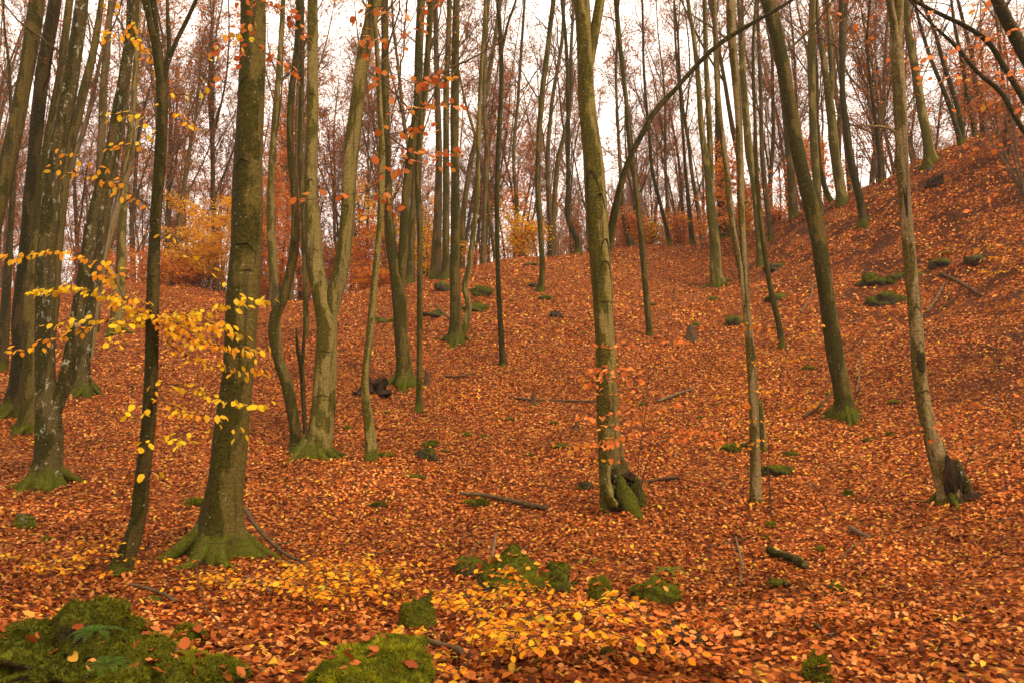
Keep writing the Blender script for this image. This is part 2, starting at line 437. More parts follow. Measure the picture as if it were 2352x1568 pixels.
PAL = {
 'litter': (np.array([[.070, .014, .003], [.17, .034, .005], [.30, .066, .009], [.41, .104, .015], [.52, .170, .034], [.57, .245, .072], [.61, .34, .024]]), [.14, .18, .20, .19, .16, .09, .04]),
 'rust': (np.array([[.24, .062, .014], [.36, .095, .018], [.46, .145, .026], [.50, .20, .035]]), [.3, .35, .25, .1]),
 'brown': (np.array([[.36, .11, .028], [.50, .16, .035], [.60, .20, .04]]), [.4, .4, .2]),
 'orange': (np.array([[.56, .15, .014], [.66, .21, .015], [.70, .30, .02], [.60, .18, .03]]), [.3, .35, .15, .2]),
 'yellow': (np.array([[.70, .32, .012], [.74, .42, .015], [.70, .26, .015], [.62, .42, .03]]), [.3, .35, .25, .1]),
}
def pick(rng, pal, m):
    c, p = PAL[pal]; p = np.array(p) / sum(p)
    o = c[rng.choice(len(c), m, p=p)]
    return o * rng.uniform(.8, 1.18, (m, 1))

# ---------------------------------------------------------------- leaf litter
rng = np.random.default_rng(11)
def slope_tilt(pos):
    e = .25
    gx = (H(pos[:, 0] + e, pos[:, 1]) - H(pos[:, 0] - e, pos[:, 1])) / (2 * e)
    gy = (H(pos[:, 0], pos[:, 1] + e) - H(pos[:, 0], pos[:, 1] - e)) / (2 * e)
    return gx, gy
def litter(r0, r1, m, kind, s0, s1, half=41, pw=1.0, near_dim=1.0):
    u = rng.random(m)
    r = (r0 ** pw + u * (r1 ** pw - r0 ** pw)) ** (1 / pw)
    a = np.radians(rng.uniform(-half, half, m))
    x, y = r * np.sin(a), r * np.cos(a)
    # thin out in bare, darker hollows
    keep = vnoise(x / 1.3, y / 1.3, 8) + .7 * vnoise(x / .4, y / .4, 9) + rng.uniform(-.6, .6, m) > -.78 + .42 * smooth(7, 13, x) * smooth(14, 20, y) * (.6 + .8 * vnoise(x / 2., y / 2., 31))
    x, y = x[keep], y[keep]; m = len(x)
    pos = np.stack([x, y, H(x, y) + rng.uniform(.0, .035, m)], 1)
    gx, gy = slope_tilt(pos)
    ax = rng.uniform(0, 2 * math.pi, m)
    pitch = np.arctan(gx * np.cos(ax) + gy * np.sin(ax)) + rng.normal(0, .40, m)
    roll = np.arctan(-gx * np.sin(ax) + gy * np.cos(ax)) + rng.normal(0, .45, m)
    cols = pick(rng, 'litter', m)
    patch = vnoise(x / 2.2, y / 2.2, 21) * .5 + vnoise(x / 6., y / 6., 22) * .5
    cols = cols * (1 + .45 * patch + .30 * vnoise(x / .7, y / .7, 23))[:, None]
    cols = cols * (1 - (1 - near_dim) * smooth(15, 9, r[keep]))[:, None]    # foreground darkening put into the leaf colour, easing off with distance
    return leaf_cloud(kind, pos, rng.uniform(s0, s1, m), ax, roll, pitch, cols)
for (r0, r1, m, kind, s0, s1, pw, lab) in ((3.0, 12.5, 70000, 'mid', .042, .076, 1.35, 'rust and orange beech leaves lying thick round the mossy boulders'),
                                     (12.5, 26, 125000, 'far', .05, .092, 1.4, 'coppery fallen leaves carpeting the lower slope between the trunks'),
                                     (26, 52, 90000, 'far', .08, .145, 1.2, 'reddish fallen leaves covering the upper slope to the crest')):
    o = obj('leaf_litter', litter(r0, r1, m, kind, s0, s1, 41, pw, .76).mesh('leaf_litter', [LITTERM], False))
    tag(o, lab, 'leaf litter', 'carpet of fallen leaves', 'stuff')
# the largest fallen leaves close by, one by one
m = 300
r = rng.uniform(3.9, 6.6, m); a = np.radians(rng.uniform(-33, 33, m))
x, y = r * np.sin(a), r * np.cos(a)
pos = np.stack([x, y, H(x, y) + rng.uniform(.03, .05, m)], 1)
for i in range(m):
    o = obj('leaf', PROTO['fall'][i % 5], ground, pos[i]); s = rng.uniform(.05, .082); o.scale = (s, s, s)
    o.rotation_euler = (rng.normal(0, .3), rng.normal(0, .3), rng.uniform(0, 6.28))


# ---------------------------------------------------------------- tree building
def resample(P, R, step0=.16, step1=.4, grow=.06):
    P = np.asarray(P, float); R = np.asarray(R, float)
    seg = np.linalg.norm(np.diff(P, axis=0), axis=1); s = np.concatenate([[0], np.cumsum(seg)])
    u = [0.]
    while u[-1] < s[-1]: u.append(u[-1] + min(step1, step0 + grow * u[-1]))
    u[-1] = s[-1]; u = np.array(u)
    # cubic hermite with finite-difference tangents
    m = np.gradient(P, s, axis=0); mr = np.gradient(R, s)
    i = np.clip(np.searchsorted(s, u, 'right') - 1, 0, len(s) - 2); h = s[i + 1] - s[i]; t = (u - s[i]) / h
    h00 = 2*t**3 - 3*t**2 + 1; h10 = t**3 - 2*t**2 + t; h01 = -2*t**3 + 3*t**2; h11 = t**3 - t**2
    Q = h00[:, None]*P[i] + (h10*h)[:, None]*m[i] + h01[:, None]*P[i+1] + (h11*h)[:, None]*m[i+1]
    r = R[i] * (1 - t) + R[i + 1] * t
    return Q, r
def trunk_mesh(P, R, zb, sides, seed, flare=0., lobes=5, bark=None, base=(0, 0, 0), moss=1., step0=.16, wob=.035):
    Q, r = resample(P, R, step0)
    rg = np.random.default_rng(seed)
    T = norm(np.gradient(Q, axis=0)); U = norm(np.cross(T, np.array([[0, 1., .05]]))); B = np.cross(T, U)
    a = np.arange(sides) * 2 * math.pi / sides
    hh = Q[:, 2] - zb
    rad = np.repeat(r[:, None], sides, 1)
    ph = rg.uniform(0, 6.28, 8)
    for j, (fa, fz) in enumerate(((1, .8), (2, 1.3), (3, 2.1), (2, 3.7), (5, 2.7))):
        rad *= 1 + wob * (1 if j < 3 else .6) * np.sin(fa * a[None, :] + fz * hh[:, None] + ph[j] + .7 * np.sin(hh[:, None] * 1.7 + ph[6]))
    if flare > 0:
        lo = np.zeros(sides)
        for j in range(lobes):
            d = (a - (j * 2 * math.pi / lobes + rg.uniform(-.35, .35)) + math.pi) % (2 * math.pi) - math.pi
            lo = np.maximum(lo, np.exp(-(d / .27) ** 2) * rg.uniform(.5, 1.1))
        e = np.exp(-np.clip(hh, 0, None) / (.30 * max(1, r[0] / .22)))[:, None]
        rad *= 1 + flare * (.16 * e + 1.35 * e ** 1.9 * lo[None, :])
    V = Q[:, None, :] + rad[:, :, None] * (np.cos(a)[None, :, None] * U[:, None, :] + np.sin(a)[None, :, None] * B[:, None, :])
    k = len(Q); idx = np.arange(k * sides).reshape(k, sides); nx = np.roll(idx, -1, 1)
    quads = np.stack([idx[:-1], nx[:-1], nx[1:], idx[1:]], -1).reshape(-1, 4)[:, ::-1]
    cap = idx[-1:, ::-1]
    hv = np.repeat(np.clip(hh, 0, 50) / max(moss, .01), sides) if moss > 0 else np.full(k * sides, 9.)
    me = new_mesh('trunk', V.reshape(-1, 3) - np.asarray(base), [quads, cap], [bark], None, True, {'h': ('FLOAT', hv)})
    return me, Q, r
def grow(rg, S, D, L, k, up=.0, wander=.18):
    m = len(S); P = np.zeros((m, k, 3)); P[:, 0] = S; d = norm(D)
    for i in range(1, k):
        d = norm(d + rg.normal(0, wander, (m, 3)) + np.array([0, 0, up]))
        P[:, i] = P[:, i - 1] + d * (L / (k - 1))[:, None]
    return P
def along(rg, P, m, t0=.25, t1=1.):
    n_, k, _ = P.shape
    i = np.repeat(np.arange(n_), m); t = rg.uniform(t0, t1, len(i)) * (k - 1)
    j = np.clip(t.astype(int), 0, k - 2); f = (t - j)[:, None]
    return P[i, j] * (1 - f) + P[i, j + 1] * f, norm(P[i, j + 1] - P[i, j]), i, t / (k - 1)
def side_dirs(rg, D, lo, hi, flat=0.):
    r_ = norm(np.cross(D, rg.normal(0, 1, D.shape))); r_[:, 2] *= (1 - flat); r_ = norm(r_)
    an = rg.uniform(lo, hi, len(D))[:, None]
    return norm(D * np.cos(an) + r_ * np.sin(an))
def crown(rg, Q, r, f0, f1, n1, n2=5, n3=3, L1=(1.8, 3.6), leaves=120, pal='rust', inc=(.45, .95), off=(0, 0, 0), twigm=None, leafs=(.06, .10), flat=.3, min_r=.0045):
    """branches, twigs and remaining leaves along a stem"""
    b = Build()
    s = np.concatenate([[0], np.cumsum(np.linalg.norm(np.diff(Q, axis=0), axis=1))]); s /= s[-1]
    f = f0 + (f1 - f0) * rg.random(n1) ** .85
    st = np.stack([np.interp(f, s, Q[:, c]) for c in range(3)], 1); rr = np.interp(f, s, r)
    az_ = rg.uniform(0, 6.283, n1); ic = rg.uniform(inc[0], inc[1], n1)
    D = np.stack([np.cos(az_) * np.sin(ic), np.sin(az_) * np.sin(ic), np.cos(ic)], 1)
    L = rg.uniform(L1[0], L1[1], n1) * (1.1 - .45 * (f - f0) / max(1e-6, f1 - f0))
    P1 = grow(rg, st, D, L, 7, .05, .13)
    r1 = np.minimum(rr * .45, .010 * L + .006)[:, None] * np.linspace(1, .3, 7)[None, :]
    V, p = tubes(P1, np.maximum(r1, min_r), 4); b.add(V, p)
    S2, D2, i2, t2 = along(rg, P1, n2, .2, .98)
    P2 = grow(rg, S2, side_dirs(rg, D2, .4, .9, flat), L[i2] * rg.uniform(.25, .5, len(S2)), 5, .03, .16)
    V, p = tubes(P2, np.maximum(np.linspace(.010, .005, 5)[None, :] * np.ones((len(P2), 1)), min_r), 3); b.add(V, p)
    ends = [P2[:, 2:].reshape(-1, 3)]
    if n3:
        S3, D3, i3, t3 = along(rg, P2, n3, .15, 1.)
        P3 = grow(rg, S3, side_dirs(rg, D3, .4, .95, flat), rg.uniform(.3, .75, len(S3)), 4, .0, .16)
        V, p = tubes(P3, np.maximum(np.linspace(.0058, .0035, 4)[None, :] * np.ones((len(P3), 1)), min_r * .8), 3); b.add(V, p)
        ends.append(P3[:, 1:].reshape(-1, 3))
    if leaves:
        e = np.concatenate(ends[-1:]); e = e[rg.integers(0, len(e), leaves)] + rg.normal(0, .04, (leaves, 3))
        leaf_cloud('far', e, rg.uniform(leafs[0], leafs[1], leaves) * 1.15, rg.uniform(0, 6.28, leaves), rg.normal(0, .6, leaves), rg.normal(-.3, .4, leaves), pick(rg, pal, leaves), b, 1)
    return b.mesh('crown', [twigm or M_TWIG, LEAFM], False, off)

def fuzz(V, P, count, rg, thr=.15, ln=(.012, .03), tint=1.0):
    A_, B_, C_ = V[P[:, 0]], V[P[:, 1]], V[P[:, 2]]
    nn = np.cross(B_ - A_, C_ - A_); ar = np.linalg.norm(nn, axis=1); nn = nn / ar[:, None]
    up = nn[:, 2]; wgt = ar * (up > thr)
    f = rg.choice(len(P), count, p=wgt / wgt.sum()); u = rg.random((count, 2)); fl = u.sum(1) > 1; u[fl] = 1 - u[fl]
    p = A_[f] + (B_ - A_)[f] * u[:, :1] + (C_ - A_)[f] * u[:, 1:]
    clump = vnoise(p[:, 0] * 22, p[:, 1] * 22 + p[:, 2] * 15, 5) * .5 + .5
    big = vnoise(p[:, 0] * 6, p[:, 1] * 6 + p[:, 2] * 5, 6) * .5 + .5
    d = norm(nn[f] + rg.normal(0, .55, (count, 3)) + [0, 0, .25]); L = rg.uniform(ln[0], ln[1], count) * (.5 + clump)
    s = norm(np.cross(d, rg.normal(0, 1, (count, 3)))) * (L * .16)[:, None]
    p = p - nn[f] * .004
    W_ = np.stack([p - s, p + s, p + d * L[:, None]], 1).reshape(-1, 3)
    base_c = np.array([.052, .056, .004])[None] * (1 - big[:, None]) + np.array([.19, .175, .006])[None] * big[:, None]
    base_c = base_c * (.45 + .9 * clump[:, None]) * rg.uniform(.7, 1.35, (count, 1)) * tint * 1.1
    c = np.repeat(np.concatenate([base_c, np.ones((count, 1))], 1), 3, 0)
    b = Build(); b.add(W_, [np.arange(count * 3).reshape(-1, 3)], 0, c); return b
TREES = {}
seedc = [50]
def trace(pts, Y):
    P = np.array([at(x, y, Y) for x, y, w in pts]); R = np.array([wid(w, p) / 2 for (x, y, w), p in zip(pts, P)])
    return P, R
def extend(P, R, ztop, rg, rend=.03):
    """carry a stem on above the traced part to its real height"""
    P = list(P); R = list(R); d = norm(P[-1] - P[-2]); r0 = R[-1]; z0 = P[-1][2]
    if ztop - z0 < .8: return np.array(P), np.array(R)
    while P[-1][2] < ztop - .3:
        d = norm(d * .8 + np.array([0, 0, .22]) + rg.normal(0, .05, 3)); P.append(P[-1] + d * 1.5)
        R.append(max(rend, r0 + (rend - r0) * (P[-1][2] - z0) / (ztop - z0)))
    return np.array(P), np.array(R)
def tree(name, label, pts, forks=(), Y=None, bark='olive', group=None, ht=20, flare=.0, lobes=5, roots=0, moss=.8, sides=None,
         n1=14, n2=5, n3=3, leaves=170, pal='rust', f0=.35, inc=(.45, .95), cat='tree', L1=(1.8, 3.6), snap=False, twigm=None):
    seedc[0] += 1; rg = np.random.default_rng(seedc[0])
    if Y is None:
        p0, dy = None, 0
        while p0 is None: p0 = hit(pts[0][0], pts[0][1] + dy); dy += 4
        Y = p0[1]
    P, R = trace(pts, Y)
    R[0] = min(R[0], R[1] * 1.22)
    zg = h1(P[0][0], P[0][1])
    zb = min(zg, P[0][2]); base = np.array([P[0][0], P[0][1], zg])
    P[0][2] = min(P[0][2], zg)
    P = np.concatenate([[P[0] - [0, 0, .55]], P]); R = np.concatenate([[R[0]], R])
    if not snap: P, R = extend(P, R, zg + ht, rg)
    root = empty(name, base, label, cat, group)
    near = Y < 24
    sd = sides or (28 if Y < 16 else 18 if Y < 28 else 10)
    me, Q, r = trunk_mesh(P, R, zg, sd, seedc[0], flare, lobes, BARK[bark], base, moss, .10 if near else .2)
    tr = obj('trunk', me, root)
    stems = [(Q, r)]
    for fk in forks:
        fb = BARK[bark]
        if isinstance(fk, tuple): fb, fk = BARK[fk[1]], [(a_, b_, c_ * fk[2]) for a_, b_, c_ in fk[0]]
        Pf, Rf = trace(fk, Y); Pf, Rf = extend(Pf, Rf, zg + ht * rg.uniform(.85, 1.), rg) if fk[-1][1] < 60 else (Pf, Rf)
        mf, Qf, rf = trunk_mesh(Pf, Rf, zg, max(8, sd - 8), seedc[0] + 7, 0, 5, fb, base, moss, .12)
        obj('limb', mf, root); stems.append((Qf, rf))
    for j in range(roots):
        an = j * 2 * math.pi / roots + rg.uniform(-.3, .3); r0 = R[1]
        Ls = r0 * rg.uniform(2.0, 3.0)
        tt = np.linspace(0, 1, 7); dist = r0 * .55 + Ls * tt; wob = an + .25 * np.sin(tt * 3 + an * 3)
        xy = base[None, :2] + dist[:, None] * np.stack([np.cos(wob), np.sin(wob)], 1)
        zz = H(xy[:, 0], xy[:, 1]) + r0 * (1.25 * (1 - tt) ** 2.2) - .05 * tt - .005
        Pr = np.concatenate([xy, zz[:, None]], 1); Rr = r0 * (.30 * (1 - tt) + .08)
        V, pl = tubes(Pr[None], Rr[None], 9, True)
        V += .25 * Rr.mean() * np.stack([vnoise(V[:, 0] * 9, V[:, 1] * 9, j), vnoise(V[:, 1] * 9, V[:, 2] * 9, j + 3), vnoise(V[:, 2] * 9, V[:, 0] * 9, j + 5)], 1)
        hv = np.clip(V[:, 2] - H(V[:, 0], V[:, 1], False), 0, 5) * .5
        obj('root', new_mesh('root', V - base, pl, [BARK[bark]], None, True, {'h': ('FLOAT', hv)}), root)
    if roots and Y < 24 and moss > .3:                        # cushions of moss on the foot
        VV, PP, o_ = [], [], 0
        for ch in [c for c in root.children if c.name.split('.')[0] in ('trunk', 'root')]:
            mv = np.empty(len(ch.data.vertices) * 3, np.float32); ch.data.vertices.foreach_get('co', mv); mv = mv.reshape(-1, 3) + base
            qs = np.array([p.vertices[:] for p in ch.data.polygons if len(p.vertices) == 4]); tri = np.concatenate([qs[:, [0, 1, 2]], qs[:, [0, 2, 3]]])
            VV.append(mv); PP.append(tri + o_); o_ += len(mv)
        VV = np.concatenate(VV); PP = np.concatenate(PP); ce = VV[PP].mean(1)
        hz = ce[:, 2] - H(ce[:, 0], ce[:, 1], False) + .22 * vnoise(ce[:, 0] * 5, ce[:, 1] * 5 + ce[:, 2] * 4, 9)
        PP = PP[(hz < .30 * moss) & (hz > -.2)]
        o = obj('moss', fuzz(VV, PP, int(5200 if Y < 15 else 2600), rg, -2, (.02, .042) if Y < 15 else (.025, .055), .95).mesh('moss', [M_MOSSB], False, base), root); tag(o, kind='stuff')
    if n1:
        for (Qs, rs_) in stems:
            k = max(4, int(n1 / len(stems)))
            obj('crown', crown(rg, Qs, rs_, f0, .99, k, n2, n3, L1, int(leaves / len(stems)), pal, inc, base, twigm or (M_BRANCH if Y < 30 else M_TWIG)), root)
    TREES[name + str(seedc[0])] = root
    root['Y'] = float(Y)
    return root, stems, base, Y
G1 = 'beeches on the near slope'
# ---- near and middle trees, traced one by one: (x, y, width) in sketch units from the foot up
t_big, st_big, b_big, Y_big = tree('beech_tree', 'thick olive barked beech with mossy buttress roots, dead branch leaning at its foot',
 [(498,1272,100),(507,1200,90),(520,1100,83),(536,960,76),(549,860,70),(558,700,70),(566,517,67),(570,366,66),(576,200,60),(581,0,57)],
 bark='olive', flare=.75, lobes=6, roots=7, moss=.75, ht=24, n1=16, f0=.5, leaves=120)
t_yel, st_yel, b_yel, Y_yel = tree('beech_tree', 'slim dark beech carrying sprays of bright yellow leaves',
 [(272,1316,46),(290,1270,42),(313,1203,36),(326,1103,35),(339,994,31),(346,883,29),(351,700,28),(357,517,25),(368,366,26),(373,220,25),(366,150,24),(354,75,20),(334,0,18)],
 forks=[[(376,190,14),(388,120,9),(386,50,8),(384,0,7)],[(384,150,10),(405,95,9),(430,45,9),(450,0,8)],[(362,110,14),(356,50,14),(352,0,13)]],
 bark='dark', flare=.35, lobes=4, moss=.35, ht=17, n1=10, f0=.62, leaves=40, pal='yellow')
tree('beech_tree', 'lichen crusted twin stemmed beech with mossy root collar beside the rotten trunk',
 [(106,1118,66),(110,1060,58),(114,990,56),(112,930,50),(107,883,40),(104,736,40),(104,627,44),(112,517,38),(127,366,36),(157,220,31),(175,110,31),(188,0,28)],
 forks=[[(122,950,30),(146,883,30),(168,773,28),(185,680,30),(203,590,33),(217,513,34),(235,430,30),(252,366,26),(277,220,25),(296,110,23),(310,0,20)]],
 bark='lichen', flare=.75, lobes=6, roots=6, moss=.9, ht=21, n1=16, f0=.5)
tree('beech_tree', 'grey beech with pale lichen patch behind the twin stemmed lichen beech',
 [(192,902,40),(189,850,34),(194,770,35),(203,680,35),(222,580,30),(243,480,26),(264,350,22),(288,200,18),(300,0,16)],
 bark='lichen', flare=.7, roots=4, moss=.7, ht=22, leaves=160)
tree('beech_tree', 'smooth beech leaning out over the dark mossy stem at the edge of the wood',
 [(-112,960,40),(-70,760,38),(-25,560,36),(18,366,34),(50,220,32),(86,0,32)], bark='olive', flare=.4, ht=22, leaves=100)
tree('beech_tree', 'tall dark beech with a swollen mossy foot and long straight stem',
 [(28,948,50),(40,880,34),(48,700,33),(58,600,30),(68,480,28),(77,366,28),(91,220,30),(108,110,28),(127,0,26)], bark='dark', flare=.7, roots=4, moss=.9, ht=22, leaves=140)
tree('beech_tree', 'brown beech with ringed bark standing against the tall dark beech',
 [(60,988,40),(64,940,35),(70,883,33),(73,780,30),(68,700,28),(80,600,26),(92,480,24),(108,350,22),(142,150,18),(160,0,16)], bark='olive', flare=.6, roots=4, moss=.4, ht=21, leaves=120)
tree('beech_tree', 'dark crooked stem half hidden at the edge of the wood',
 [(4,852,24),(10,760,20),(14,680,20),(22,560,14),(30,420,10),(25,250,8)], bark='dark', ht=12, leaves=80, n1=12)
tree('beech_tree', 'short footed grey beech with dark hollow at its base behind the yellow sprays',
 [(265,768,34),(269,720,28),(277,627,22),(281,517,18),(290,400,15),(305,250,13),(315,100,11),(320,0,9)], bark='pale', flare=.5, roots=3, moss=.5, ht=22, leaves=200)
tree('dead_tree', 'bare reddish dead stem leaning across the grey beeches',
 [(222,640,13),(250,550,13),(278,450,12),(304,348,10),(318,260,6)], Y=26, bark='smooth', ht=12, n1=5, n2=3, n3=0, leaves=0, moss=0, snap=True, f0=.6)
tree('beech_tree', 'slim straight beech rising behind the lichen beech with a short twig fork',
 [(222,700,20),(222,560,18),(231,366,16),(237,220,18),(250,60,14),(255,0,12)], Y=30, bark='far', ht=22, leaves=200)
tree('beech_tree', 'narrow beech leaning inward between the lichen stems',
 [(128,640,22),(140,500,22),(155,366,20),(190,220,20),(216,110,15),(233,0,12)], Y=28, bark='olive', ht=21, leaves=200)
t_y, st_y, b_y, Y_y = tree('beech_tree', 'tall forked beech splitting low into a wide V above mossy roots',
 [(722,1052,62),(733,1010,56),(739,960,52),(744,883,50),(750,790,48),(751,736,48),(744,707,46),(735,660,42),(725,617,39),(719,517,35),(715,440,28),(717,293,27),(718,140,25),(718,0,22)],
 forks=[[(752,760,34),(760,705,40),(772,660,38),(783,617,36),(793,550,35),(797,517,33),(806,366,34),(822,220,31),(839,110,32),(862,0,32)]],
 bark='pale', flare=.75, lobes=6, roots=6, moss=.85, ht=24, n1=18, f0=.5)
tree('beech_tree', 'curved slender beech with an elbow bend hugging the forked beech',
 [(679,1040,30),(680,1010,27),(671,940,26),(659,883,26),(636,809,24),(629,750,25),(634,722,24),(648,695,21),(660,650,21),(668,617,21),(679,517,21),(676,440,17),(668,366,16),(669,220,15),(682,110,13),(685,0,11)],
 bark='olive', flare=.4, roots=3, moss=.6, ht=19, f0=.5, leaves=80)
tree('beech_tree', 'thin grey stem ending at the elbow of the curved beech',
 [(640,712,20),(629,640,20),(622,517,20),(622,420,16),(630,300,14),(645,100,12),(650,0,10)], Y=27, bark='pale', ht=20, leaves=150)
tree('beech_tree', 'very straight thin beech seen just behind the forked beech',
 [(703,772,14),(701,650,12),(697,500,13),(690,366,13),(693,200,13),(693,0,12)], bark='olive', ht=20, leaves=150)
tree('dead_sapling', 'dead forked sapling stem beside the foot of the forked beech',
 [(700,998,9),(696,905,11),(693,850,11),(684,802,9),(680,752,4)], forks=[[(693,850,9),(697,800,8),(700,735,4)]], bark='dark', ht=3, n1=0, snap=True, moss=0)
tree('beech_tree', 'wavy slender beech with green mossy foot',
 [(853,1057,30),(849,993,24),(841,925,20),(838,883,17),(842,830,17),(849,773,17),(855,700,17),(863,627,16),(873,517,15),(876,440,15),(878,366,14),(873,250,12),(866,120,11),(860,0,10)],
 bark='pale', flare=.3, moss=.7, ht=17, f0=.5, leaves=60)
tree('beech_tree', 'forked beech splitting into narrow twin stems with mossy side root',
 [(926,884,42),(927,840,36),(923,790,33),(919,736,31),(915,663,32),(907,610,26),(898,560,23),(895,517,23),(893,470,20),(889,366,19),(885,220,18),(885,110,17),(883,0,17)],
 forks=[[(917,680,22),(922,620,24),(928,560,24),(930,517,23),(931,470,19),(941,366,20),(957,256,19),(963,110,19),(968,0,18)]],
 bark='olive', flare=.75, lobes=5, roots=5, moss=.8, ht=23, n1=18, leaves=150)
tree('beech_tree', 'slim upright beech with ringed mossy foot next to the broken snag',
 [(962,944,18),(963,890,14),(963,846,13),(964,700,13),(964,517,14),(960,400,14),(966,300,14),(976,220,15),(983,110,15),(990,0,14)], bark='olive', flare=.5, moss=.6, ht=19, leaves=120)
tree('beech_tree', 'straight ridge beech with wide mossy root foot on the bank',
 [(1046,784,34),(1047,736,28),(1046,680,25),(1044,627,23),(1046,517,22),(1045,366,19),(1045,220,19),(1046,110,18),(1048,0,16)], bark='olive', flare=.8, roots=6, moss=.8, ht=23, n1=18, leaves=150)
tree('beech_tree', 'sinuous thin beech snaking up beside the straight ridge beech',
 [(1068,760,16),(1073,725,15),(1077,700,14),(1067,662,13),(1076,620,13),(1085,555,12),(1094,477,12),(1098,366,10),(1102,220,9),(1115,0,8)], bark='pale', ht=18, leaves=120, f0=.45)
tree('beech_tree', 'olive beech on the bank top directly behind the straight ridge beech',
 [(1023,640,20),(1024,560,17),(1025,366,15),(1025,200,13),(1032,0,11)], bark='olive', ht=22, leaves=200, flare=.3)
tree('beech_tree', 'stout hazy beech standing on the bank crest beside the twin stems',
 [(1000,636,30),(1003,580,24),(1005,517,20),(1008,366,16),(1004,200,13),(1000,0,11)], bark='far', ht=22, leaves=200, flare=.4)
tree('beech_tree', 'mossy footed beech just behind the narrow twin stemmed beech',
 [(943,650,22),(945,560,15),(950,420,13),(957,250,11),(962,0,9)], bark='olive', ht=21, leaves=200, flare=.4, moss=.9)
tree('beech_tree', 'lone slim dark beech standing on the open leaf slope',
 [(1156,838,20),(1152,790,14),(1149,736,12),(1144,627,11),(1142,517,11),(1143,366,11),(1149,256,11),(1152,150,10),(1148,60,9),(1145,0,8)],
 forks=[[(1152,120,7),(1165,60,6),(1185,0,5)]], bark='dark', flare=.5, moss=.2, ht=18, leaves=90, f0=.45)
tree('beech_tree', 'slim beech on the upper slope with a small mossy rock at its foot',
 [(1243,670,18),(1245,620,13),(1244,570,12),(1241,517,12),(1237,470,13),(1236,366,12),(1245,220,13),(1258,110,12),(1271,0,10)], bark='olive', flare=.7, moss=.6, ht=19, leaves=130)
tree('beech_tree', 'crest beech with an S bend just above the ground',
 [(1329,582,18),(1328,560,14),(1316,530,13),(1306,505,12),(1305,420,10),(1305,250,9),(1300,100,8),(1290,0,7)], bark='dark', ht=19, leaves=130, flare=.4)
t_main, st_main, b_main, Y_main = tree('beech_tree', 'pale barked beech with gnarled burl foot and long arching side branch',
 [(1412,1168,62),(1410,1120,64),(1406,1067,59),(1400,993,52),(1394,883,48),(1390,773,47),(1384,663,48),(1379,590,50),(1374,517,50),(1370,477,48),(1361,366,45),(1347,220,37),(1343,110,37),(1335,0,37)],
 forks=[([(1391,600,22),(1402,545,22),(1410,500,21),(1420,455,20),(1432,403,17),(1450,355,16),(1479,300,15),(1508,250,15),(1548,209,14),(1595,155,13),(1640,110,13),(1690,75,12),(1731,51,11),(1819,0,9)], 'dark', .82),
        [(1349,170,24),(1357,120,24),(1368,60,23),(1378,0,22)]],
 bark='pale', flare=.15, roots=0, moss=.30, ht=22, n1=14, f0=.6, leaves=60)
tree('beech_tree', 'slender beech leaning gently just behind the arching side branch',
 [(1492,768,16),(1489,730,15),(1483,663,14),(1477,590,14),(1470,517,13),(1461,430,12),(1450,366,11),(1437,220,10),(1425,110,10),(1416,0,9)], bark='olive', flare=.3, moss=.3, ht=19, leaves=120, f0=.5)
tree('beech_tree', 'upper slope beech forking above a green mossy heel',
 [(1647,655,28),(1645,620,26),(1642,560,25),(1634,490,22),(1627,400,18),(1612,300,14),(1605,200,12),(1595,100,10),(1580,0,9)],
 forks=[[(1634,470,14),(1632,380,14),(1630,300,13),(1622,150,12),(1618,0,10)]], bark='pale', flare=.7, roots=4, moss=.6, ht=21, leaves=200, n1=18)
tree('beech_tree', 'knotty slim pale beech on the level leaves with knobs near its foot',
 [(1737,1154,29),(1736,1100,24),(1735,1050,23),(1733,994,22),(1729,883,21),(1721,773,19),(1714,700,17),(1712,627,16),(1704,517,15),(1700,366,15),(1696,256,16),(1686,146,18),(1679,73,20),(1679,0,21)],
 forks=[[(1716,735,11),(1706,660,13),(1692,570,13),(1681,500,14),(1668,380,13),(1655,280,12),(1645,150,11),(1640,0,10)]],
 bark='smooth', flare=.2, moss=.15, ht=15, n1=12, leaves=120, f0=.45)
tree('tree_stub', 'short mossy broken stem right behind the knotty pale beech',
 [(1754,1034,16),(1751,985,14),(1747,945,13),(1744,915,11)], bark='pale', n1=0, snap=True, flare=.4, moss=.35)
tree('beech_tree', 'straight beech climbing behind the knotty pale beech at mid slope',
 [(1748,608,20),(1745,560,18),(1741,500,18),(1733,420,18),(1722,360,18),(1712,250,16),(1705,150,14),(1698,0,12)], bark='pale', ht=20, leaves=220, flare=.4)
tree('beech_tree', 'thin curved beech bowing over the leaves at mid slope',
 [(1796,798,18),(1788,740,14),(1776,690,13),(1766,640,12),(1758,590,12),(1751,540,11),(1744,470,10),(1738,400,9),(1735,300,8),(1730,100,7)], bark='olive', ht=16, leaves=120, f0=.5)
tree('beech_tree', 'sturdy beech leaning downhill on a bright green mossy claw foot',
 [(1941,958,44),(1937,920,40),(1931,883,38),(1920,830,37),(1911,773,36),(1896,663,35),(1885,590,35),(1876,517,35),(1858,450,31),(1837,366,30),(1810,220,31),(1790,110,30),(1764,0,33)],
 bark='olive', flare=.6, lobes=5, roots=6, moss=.7, ht=21, n1=16, leaves=160, f0=.42)
tree('beech_tree', 'upright beech crossing behind the sturdy leaning beech',
 [(1882,500,20),(1874,400,18),(1868,300,18),(1866,220,18),(1864,110,17),(1866,0,15)], bark='pale', ht=19, leaves=300, pal='rust')
